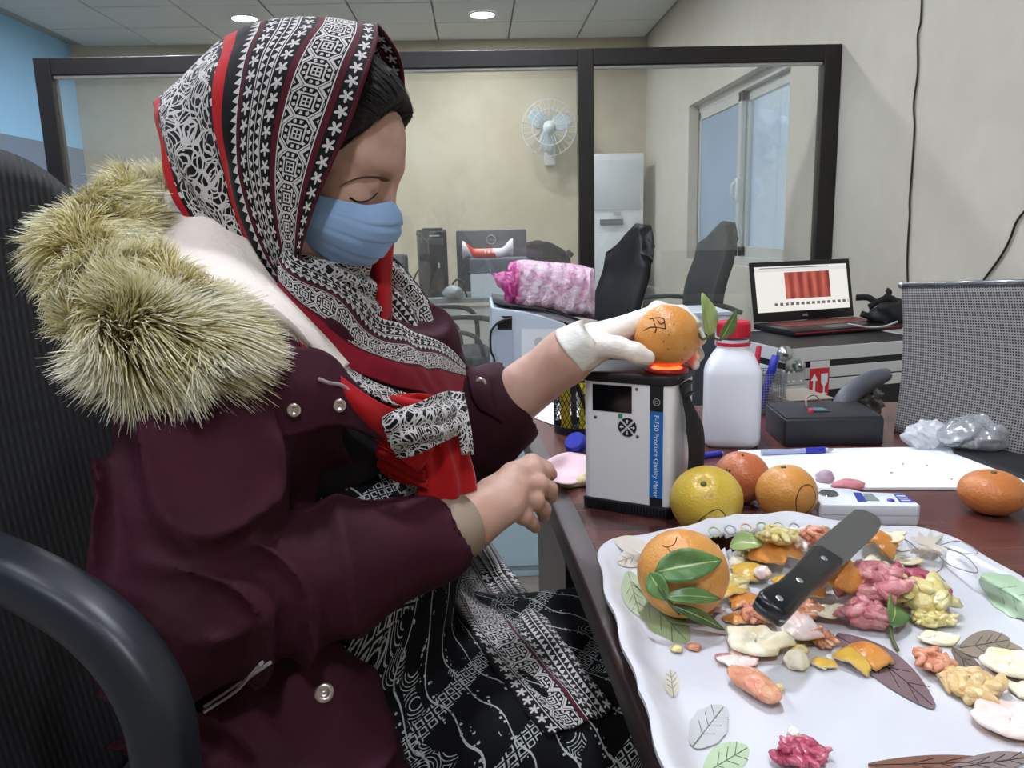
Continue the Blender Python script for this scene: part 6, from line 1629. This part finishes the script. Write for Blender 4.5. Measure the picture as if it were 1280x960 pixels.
def put(name, label, cat, VF, mats, px, py, rot=(0, 0, 0), lift=0.0, group='peelings on the tray'):
    M = rotm('Z', rot[2])@rotm('Y', rot[1])@rotm('X', rot[0]); V = np.asarray(VF[0])@M.T; zmin = V[:, 2].min(); p = tp(px, py, 0)
    h = (V[:, 2].max()-zmin)*.35
    p = tp(px, py+h/abs(p[2]-CZ)*0, 0); V = V-np.array([0, 0, zmin])
    o = mobj(name, (V,)+tuple(VF[1:]), mats, smooth=True, loc=(p[0], p[1], p[2]+.0006+lift)); tag(o, label, cat, group); return o
UP, DN = 0, pi
def rind(label, px, py, wpx, hpx, up, zest=M_ZEST, pith=M_PITH, rz_=0, tx=0, ty=0, lift=0.0, R=.040, th=.004, rough=.18, curl=1.0):
    if py < 800: wpx, hpx = wpx*1.18, hpx*1.22
    d = float((tp(px, py)-_C)@_F); ea = wpx/2000*d; eb = hpx/2000*d/.55
    return put('citrus_peel', label, 'citrus peel', peel(R, ea, eb, th, int(px+py) % 7, rough, curl), [zest, pith], px, py, ((UP if up else DN)+tx, ty, rz_), lift)
def lump(name, label, px, py, wpx, hpx, mat, zr=.55, amp=.2, fr=2.6, rz_=0, lift=0.0, seed=None, cat='citrus pulp', shred=None):
    if py < 800: wpx, hpx = wpx*1.12, hpx*1.2
    d = float((tp(px, py)-_C)@_F); ea = wpx/2000*d; eb = hpx/2000*d/.65; sd = int(px*3+py) if seed is None else seed
    shred = (name == 'citrus_pulp' and wpx > 30) if shred is None else shred
    if not shred:
        VF = blob(1, (ea, eb, min(ea, eb)*zr), amp, fr, sd % 8, 4); V = np.asarray(VF[0]); VF = (V*(1+.06*wnoise(V*180, 1, 3))[:, None], VF[1])
    else:
        rq = np.random.RandomState(sd); bl_ = [blob(1, (ea*.78, eb*.78, min(ea, eb)*zr*.7), amp, fr, sd % 8, 3)]
        for q in range(34):
            a_ = rq.uniform(0, 6.28); r_ = sqrt(rq.uniform(0, 1))*.85; l_ = rq.uniform(.20, .36)*min(ea, eb)*1.2; b_ = blob(1, (l_*1.5, l_*.7, l_*.55), .2, 2.4, q % 8, 2)
            b_ = xf(b_, rotm('Z', rq.uniform(0, 6.28))@rotm('Y', rq.uniform(-.6, .6)), (ea*r_*cos(a_), eb*r_*sin(a_), min(ea, eb)*zr*rq.uniform(.0, .75)*(1-r_*.5))); bl_.append(b_)
        VF = join(bl_)[:2]
    return put(name, label, cat, VF, mat, px, py, (0, 0, rz_), lift)
# back of the pile, left of the knife
lump('citrus_pulp', 'yellow shreds right beside the leafy tray orange', 916, 738, 34, 40, M_PYEL, .5, .3)
rind('yellow peel lying inside-down left of the knife handle', 935, 722, 48, 26, True, M_ZESTY, rz_=.5, R=.03)
rind('orange peel half hidden behind the knife handle', 968, 708, 62, 34, True, M_ZEST, rz_=-.2, lift=.008)
lump('citrus_pulp', 'pale green-yellow flesh at the back edge of the pile', 972, 686, 44, 20, M_PYEL, .7, .25, lift=.004)
lump('citrus_pulp', 'pink and white flesh at the back near the tray handle', 1003, 690, 44, 22, M_PITHP, .7, .3, lift=.004)
lump('citrus_pulp', 'orange flesh lump just left of the knife blade', 1024, 688, 32, 20, M_PSAL, .8, .2, lift=.006)
lump('pith_crumb', 'white pith crumb beside the leafy orange', 921, 711, 16, 14, M_PITH, .8, .2, cat='pith crumb')
lump('pith_crumb', 'pinkish pith crumb left of the knife handle', 952, 731, 18, 11, M_PITHP, .8, .2, cat='pith crumb', lift=.006)
rind('thin yellow peel edge at the left of the pile', 912, 752, 50, 14, True, M_ZESTY, rz_=.15, R=.03)
# right of the blade
rind('orange peel standing right of the knife blade', 1098, 694, 44, 30, True, M_ZEST, rz_=.2, R=.024, lift=.004)
rind('lemon-yellow peel strip behind the knife blade', 1108, 676, 46, 16, False, M_ZESTY, rz_=-.35, R=.03)
rind('pale peel crescent right below the knife blade', 1082, 710, 38, 12, False, M_ZEST, rz_=.15, R=.025)
rind('peel crescent at the right beside the printed flower', 1132, 706, 40, 14, False, M_ZEST, rz_=-.4, R=.025)
rind('pale yellow curled peel in front of the crescents', 1112, 717, 30, 18, False, M_ZESTY, rz_=.9, R=.018)
rind('thin white peel strip beneath the knife heel', 1060, 716, 42, 9, False, M_ZESTY, rz_=.1, R=.03)
# middle
rind('large orange peel piece in the middle of the pile', 1045, 756, 62, 50, True, M_ZEST, M_PITH, .7, .25, 0, .010, .032)
rind('thin pale rind ring hugging the middle peel', 1030, 775, 44, 16, False, M_ZEST, M_PITH, -.3, 0, 0, .004, .022)
rind('orange peel edge sticking out under the knife handle', 1012, 752, 46, 18, True, M_ZEST, M_PITH, .6, 0, 0, .008, .03)
lump('citrus_pulp', 'stringy pink pulp heap in the middle of the tray', 1092, 755, 74, 44, M_PPINK, .75, .28, 3.2)
lump('citrus_pulp', 'lower pink pulp clump beside the green leaf', 1083, 784, 56, 30, M_PPINK, .7, .28, 3.4)
lump('citrus_pulp', 'dark red pulp strip behind the pale yellow flesh', 1135, 732, 62, 24, M_PRED, .6, .28, 3.2, -.35)
lump('citrus_pulp', 'thin dark pulp tail at the right of the heap', 1177, 748, 22, 20, M_PRED, .5, .25, 2.6, -.6)
lump('citrus_pulp', 'pale yellow flesh lump on the right of the heap', 1153, 763, 62, 44, M_PYEL, .7, .14, 2.0)
lump('citrus_pulp', 'smaller pale yellow flesh slice beneath the lump', 1168, 782, 44, 20, M_PYEL, .6, .12, 2.0, lift=.0)
rind('white-lined peel slice under the yellow flesh', 1170, 803, 54, 18, False, M_ZESTY, M_PITH, -.1, 0, 0, 0, .03)
rind('yellow peel scrap right under the knife handle', 985, 742, 44, 24, True, M_ZESTY, M_PITH, -.5, 0, 0, .004, .026)
rind('orange peel tucked between knife heel and middle peel', 1018, 728, 44, 22, True, M_ZEST, M_PITH, .3, 0, 0, .006, .026)
rind('pale pith strip between knife and pink pulp', 1062, 733, 40, 14, False, M_ZEST, M_PITH, .2, 0, 0, .008, .03)
lump('citrus_pulp', 'yellow flesh shreds at the back between peel and knife', 948, 702, 42, 24, M_PYEL, .6, .3)
lump('citrus_pulp', 'salmon flesh shreds in front of the knife handle', 1005, 773, 44, 22, M_PSAL, .5, .25)
rind('small pale peel curl on top of the back heap', 1040, 697, 28, 14, False, M_ZESTY, M_PITH, .4, 0, 0, .010, .02)
rind('dark orange peel lying left under the knife butt', 932, 757, 42, 16, True, M_ZEST, M_PITH, .4, 0, 0, 0, .03)
# front
rind('broad white pith piece left in front of the knife', 945, 812, 80, 42, False, M_ZEST, M_PITH, -.15, 0, 0, .002, .06, .007, .14)
rind('pale pink pith flap beneath the broad white piece', 925, 828, 56, 20, False, M_ZEST, M_PITHP, .3, 0, 0, 0, .05)
rind('round white pith slice below the knife butt', 998, 797, 50, 30, False, M_ZESTY, M_PITHP, .1, 0, 0, .002, .035, .006)
lump('citrus_pulp', 'brownish orange piece touching the knife butt', 947, 779, 34, 22, M_PSAL, .7, .2)
rind('small orange peel left of the knife butt', 921, 777, 28, 18, True, M_ZEST, M_PITH, .9, 0, 0, 0, .02)
lump('citrus_pulp', 'salmon flesh right of the round pith slice', 1024, 803, 32, 34, M_PSAL, .5, .2)
lump('pith_crumb', 'white pith cube at the front of the pile', 995, 836, 28, 18, M_PITH, .9, .12, cat='pith crumb')
lump('pith_crumb', 'yellowish pith crumb above the white cube', 998, 821, 24, 12, M_PYEL, .8, .15, cat='pith crumb')
rind('small yellow peel flake left of the front peel', 1030, 834, 30, 14, True, M_ZESTY, M_PITH, -.4, 0, 0, 0, .03)
rind('orange peel piece lying skin-up at the front', 1086, 826, 56, 40, True, M_ZEST, M_PITH, .15, 0, .1, .0, .026, .004, .12)
rind('yellow peel piece leaning on the front orange peel', 1062, 834, 30, 36, True, M_ZESTY, M_PITHP, .3, 0, -.2, .0, .024, .004, .12)
lump('citrus_segment', 'salmon segment of fruit lying alone at the front', 945, 868, 44, 56, M_PSAL, .5, .13, 1.8, .35, cat='fruit segment')
lump('citrus_pulp', 'salmon pink pulp lump right of the striped leaf', 1167, 838, 46, 32, M_PSAL, .6, .24, 3.0, seed=2)
lump('citrus_pulp', 'broad pale yellow pulp patch at the right', 1215, 866, 92, 40, M_PPEACH, .3, .2, 2.4)
rind('white-lined peel bowl at the right edge of the picture', 1262, 838, 74, 40, False, M_ZEST, M_PITH, -.45, 0, 0, 0, .045, .006, .08)
rind('big pith-side-up peel at the lower right corner', 1262, 908, 96, 46, False, M_ZEST, M_PITHP, -.25, 0, 0, 0, .06, .006, .08)
rind('peel rim behind the lower right peel', 1284, 868, 40, 22, False, M_ZEST, M_PITH, -.3, 0, 0, 0, .04)
lump('citrus_pulp', 'purple-pink pulp at the bottom edge of picture', 1000, 950, 84, 32, M_PRED, .45, .25, 2.6, .3)
lump('pith_crumb', 'pale pink crumb above the purple pulp', 992, 918, 13, 12, M_PITHP, .5, .2, cat='pith crumb')
lump('pith_crumb', 'pale green crumb right of the salmon segment', 972, 864, 14, 9, M_PYEL, .6, .2, cat='pith crumb')
for i, (x, y, w_, m_, lab) in enumerate(((880, 770, 20, M_ZEST, 'small orange scrap right below the leafy orange'), (867, 812, 18, M_PSAL, 'small orange scrap between printed leaf and pith'), (846, 815, 16, M_PYEL, 'tiny yellow shred at the tip of the printed leaf'), (897, 765, 14, M_PITHP, 'tiny pale scrap beside the orange stem leaf'), (905, 825, 22, M_PPINK, 'thin pink smear left of the broad pith'))):
    lump('peel_scrap', lab, x, y, w_, 9, m_, .5, .2, cat='peel scrap')
# loose leaves in the pile
def loose_leaf(label, b, t, w_, mat, lift, nrm=(0, -.5, 1), curl=.1):
    p0, p1 = tp(*b), tp(*t); p0[2] += lift; p1[2] += lift; VF, uv = leaf_mesh(p0, p1, w_, nrm, curl, .3); o = mobj('leaf', VF, mat, world=True, uv=uv, loc=p0); tag(o, label, 'leaf', 'loose leaves on the tray')
loose_leaf('shiny green leaf piece beside the tray handle', (912, 692), (955, 688), .026, M_LEAF2, .008)
loose_leaf('green leaf standing between pink and yellow pulp', (1112, 800), (1112, 762), .026, M_LEAF, .014, (0, -1, .4))
pts = [tp(1112, 788), tp(1114, 805), tp(1122, 818)]; pts = [p+np.array([0, 0, h]) for p, h in zip(pts, (.012, .006, .003))]
tag(mobj('sprig', tube(crom(pts, 12), .0016, 6), M_STEM, world=True, loc=pts[-1]), 'green stem lying below the green leaf', 'stem')

# ---------------------------------------------------------------- orange with leaves
r6 = .0415; c6 = PZ(853, 716, TZ+.006+r6*.95); c6[2] = TZ+float(tray_h(*[np.array(q) for q in t_loc(c6)]))+.001+r6*.95
o6 = fruit('orange', 'leafy orange sitting on the left of the tray', 'orange', c6, r6, M_OR3, (1, 1, .96), 6, stem=(-.75, -.75, -.15), group='oranges on the desk')
ink_on(o6, c6, r6, [(846, 672), (843, 680), (834, 684), (828, 682)], (1, 1, .96), .0005); ink_on(o6, c6, r6, [(834, 684), (838, 690)], (1, 1, .96), .0005)
d6 = float((c6-_C)@_F)
sp = P(822, 728, d6-.036)
mobj('twig', tube(crom([sp, P(826, 738, d6-.044), P(836, 752, d6-.045), P(850, 768, d6-.044)], 16), .0017, 7), M_STEM, o6, world=True)
for b_, t_, w_, mt_, nr_, dz in (((818, 716), (903, 700), .030, M_LEAF, -_F+.5*_U, (-.036, -.040)), ((812, 716), (836, 752), .020, M_LEAF, -_F-.6*_R+.2*_U, (-.034, -.046)), ((832, 746), (902, 748), .015, M_LEAF, -_F+.7*_U, (-.046, -.043)), ((838, 756), (908, 788), .011, M_LEAFD, -_F+.5*_U, (-.046, -.040))):
    VF, uv = leaf_mesh(P(*b_, d6+dz[0]), P(*t_, d6+dz[1]), w_, nr_, .10, .25); mobj('leaf', VF, mt_, o6, world=True, uv=uv)

# ---------------------------------------------------------------- knife
kb_, kt_ = PZ(960, 766, TZ+.060), PZ(1095, 645, TZ+.060); kd = kt_-kb_; KL = np.linalg.norm(kd); kd /= KL
kup = -_F*.55+np.array([0, 0, .8]); kup -= kd*(kup@kd); kup /= np.linalg.norm(kup); ks = np.cross(kup, kd)      # blade normal, blade side (towards lower right)
KM = np.stack([kd, ks, kup], 1)
kn = thing('kitchen_knife', 'kitchen knife with riveted black handle resting on the peelings', 'knife', kb_)
hl_ = KL*.50
hp = [(0.0, -.010), (.004, -.0135), (.03, -.0125), (.06, -.0115), (hl_-.008, -.0135), (hl_, -.012), (hl_, .012), (hl_-.01, .0165), (.075, .0125), (.04, .012), (.012, .0155), (.003, .0135), (0, .006)]
def kput(name, VF, mat, **k): V = np.asarray(VF[0])@KM.T; return mobj(name, (V,)+tuple(VF[1:]), mat, kn, **k)
kput('handle', prism(hp[::-1], -.0085, .0085, .0045), simple('handle_black', '#121418', .28), flat_angle=50)
kput('tang', prism([(x*.998, y*1.02) for x, y in hp][::-1], -.001, .001), simple('tang_steel', '#8f9396', .3, .8), smooth=False)
for x in (.014, .055, hl_-.022): kput('rivet', xf(lathe([(.0004, .0092), (.003, .0090), (.0034, .0080)], 16, False), loc=(x, .0, 0)), simple('rivet_steel', '#c9cccf', .25, .8))
bl = [(hl_-.002, -.013), (KL*.86, -.013), (KL*.95, -.010), (KL*.99, -.004), (KL, .004), (KL*.985, .013), (KL*.95, .0185), (hl_+.012, .0185), (hl_+.004, .015), (hl_-.002, .013)]
kput('blade', prism(bl[::-1], -.0010, .0010, .0004), Mat('blade_steel', '#7d7f80', .3, .85).m, smooth=False)
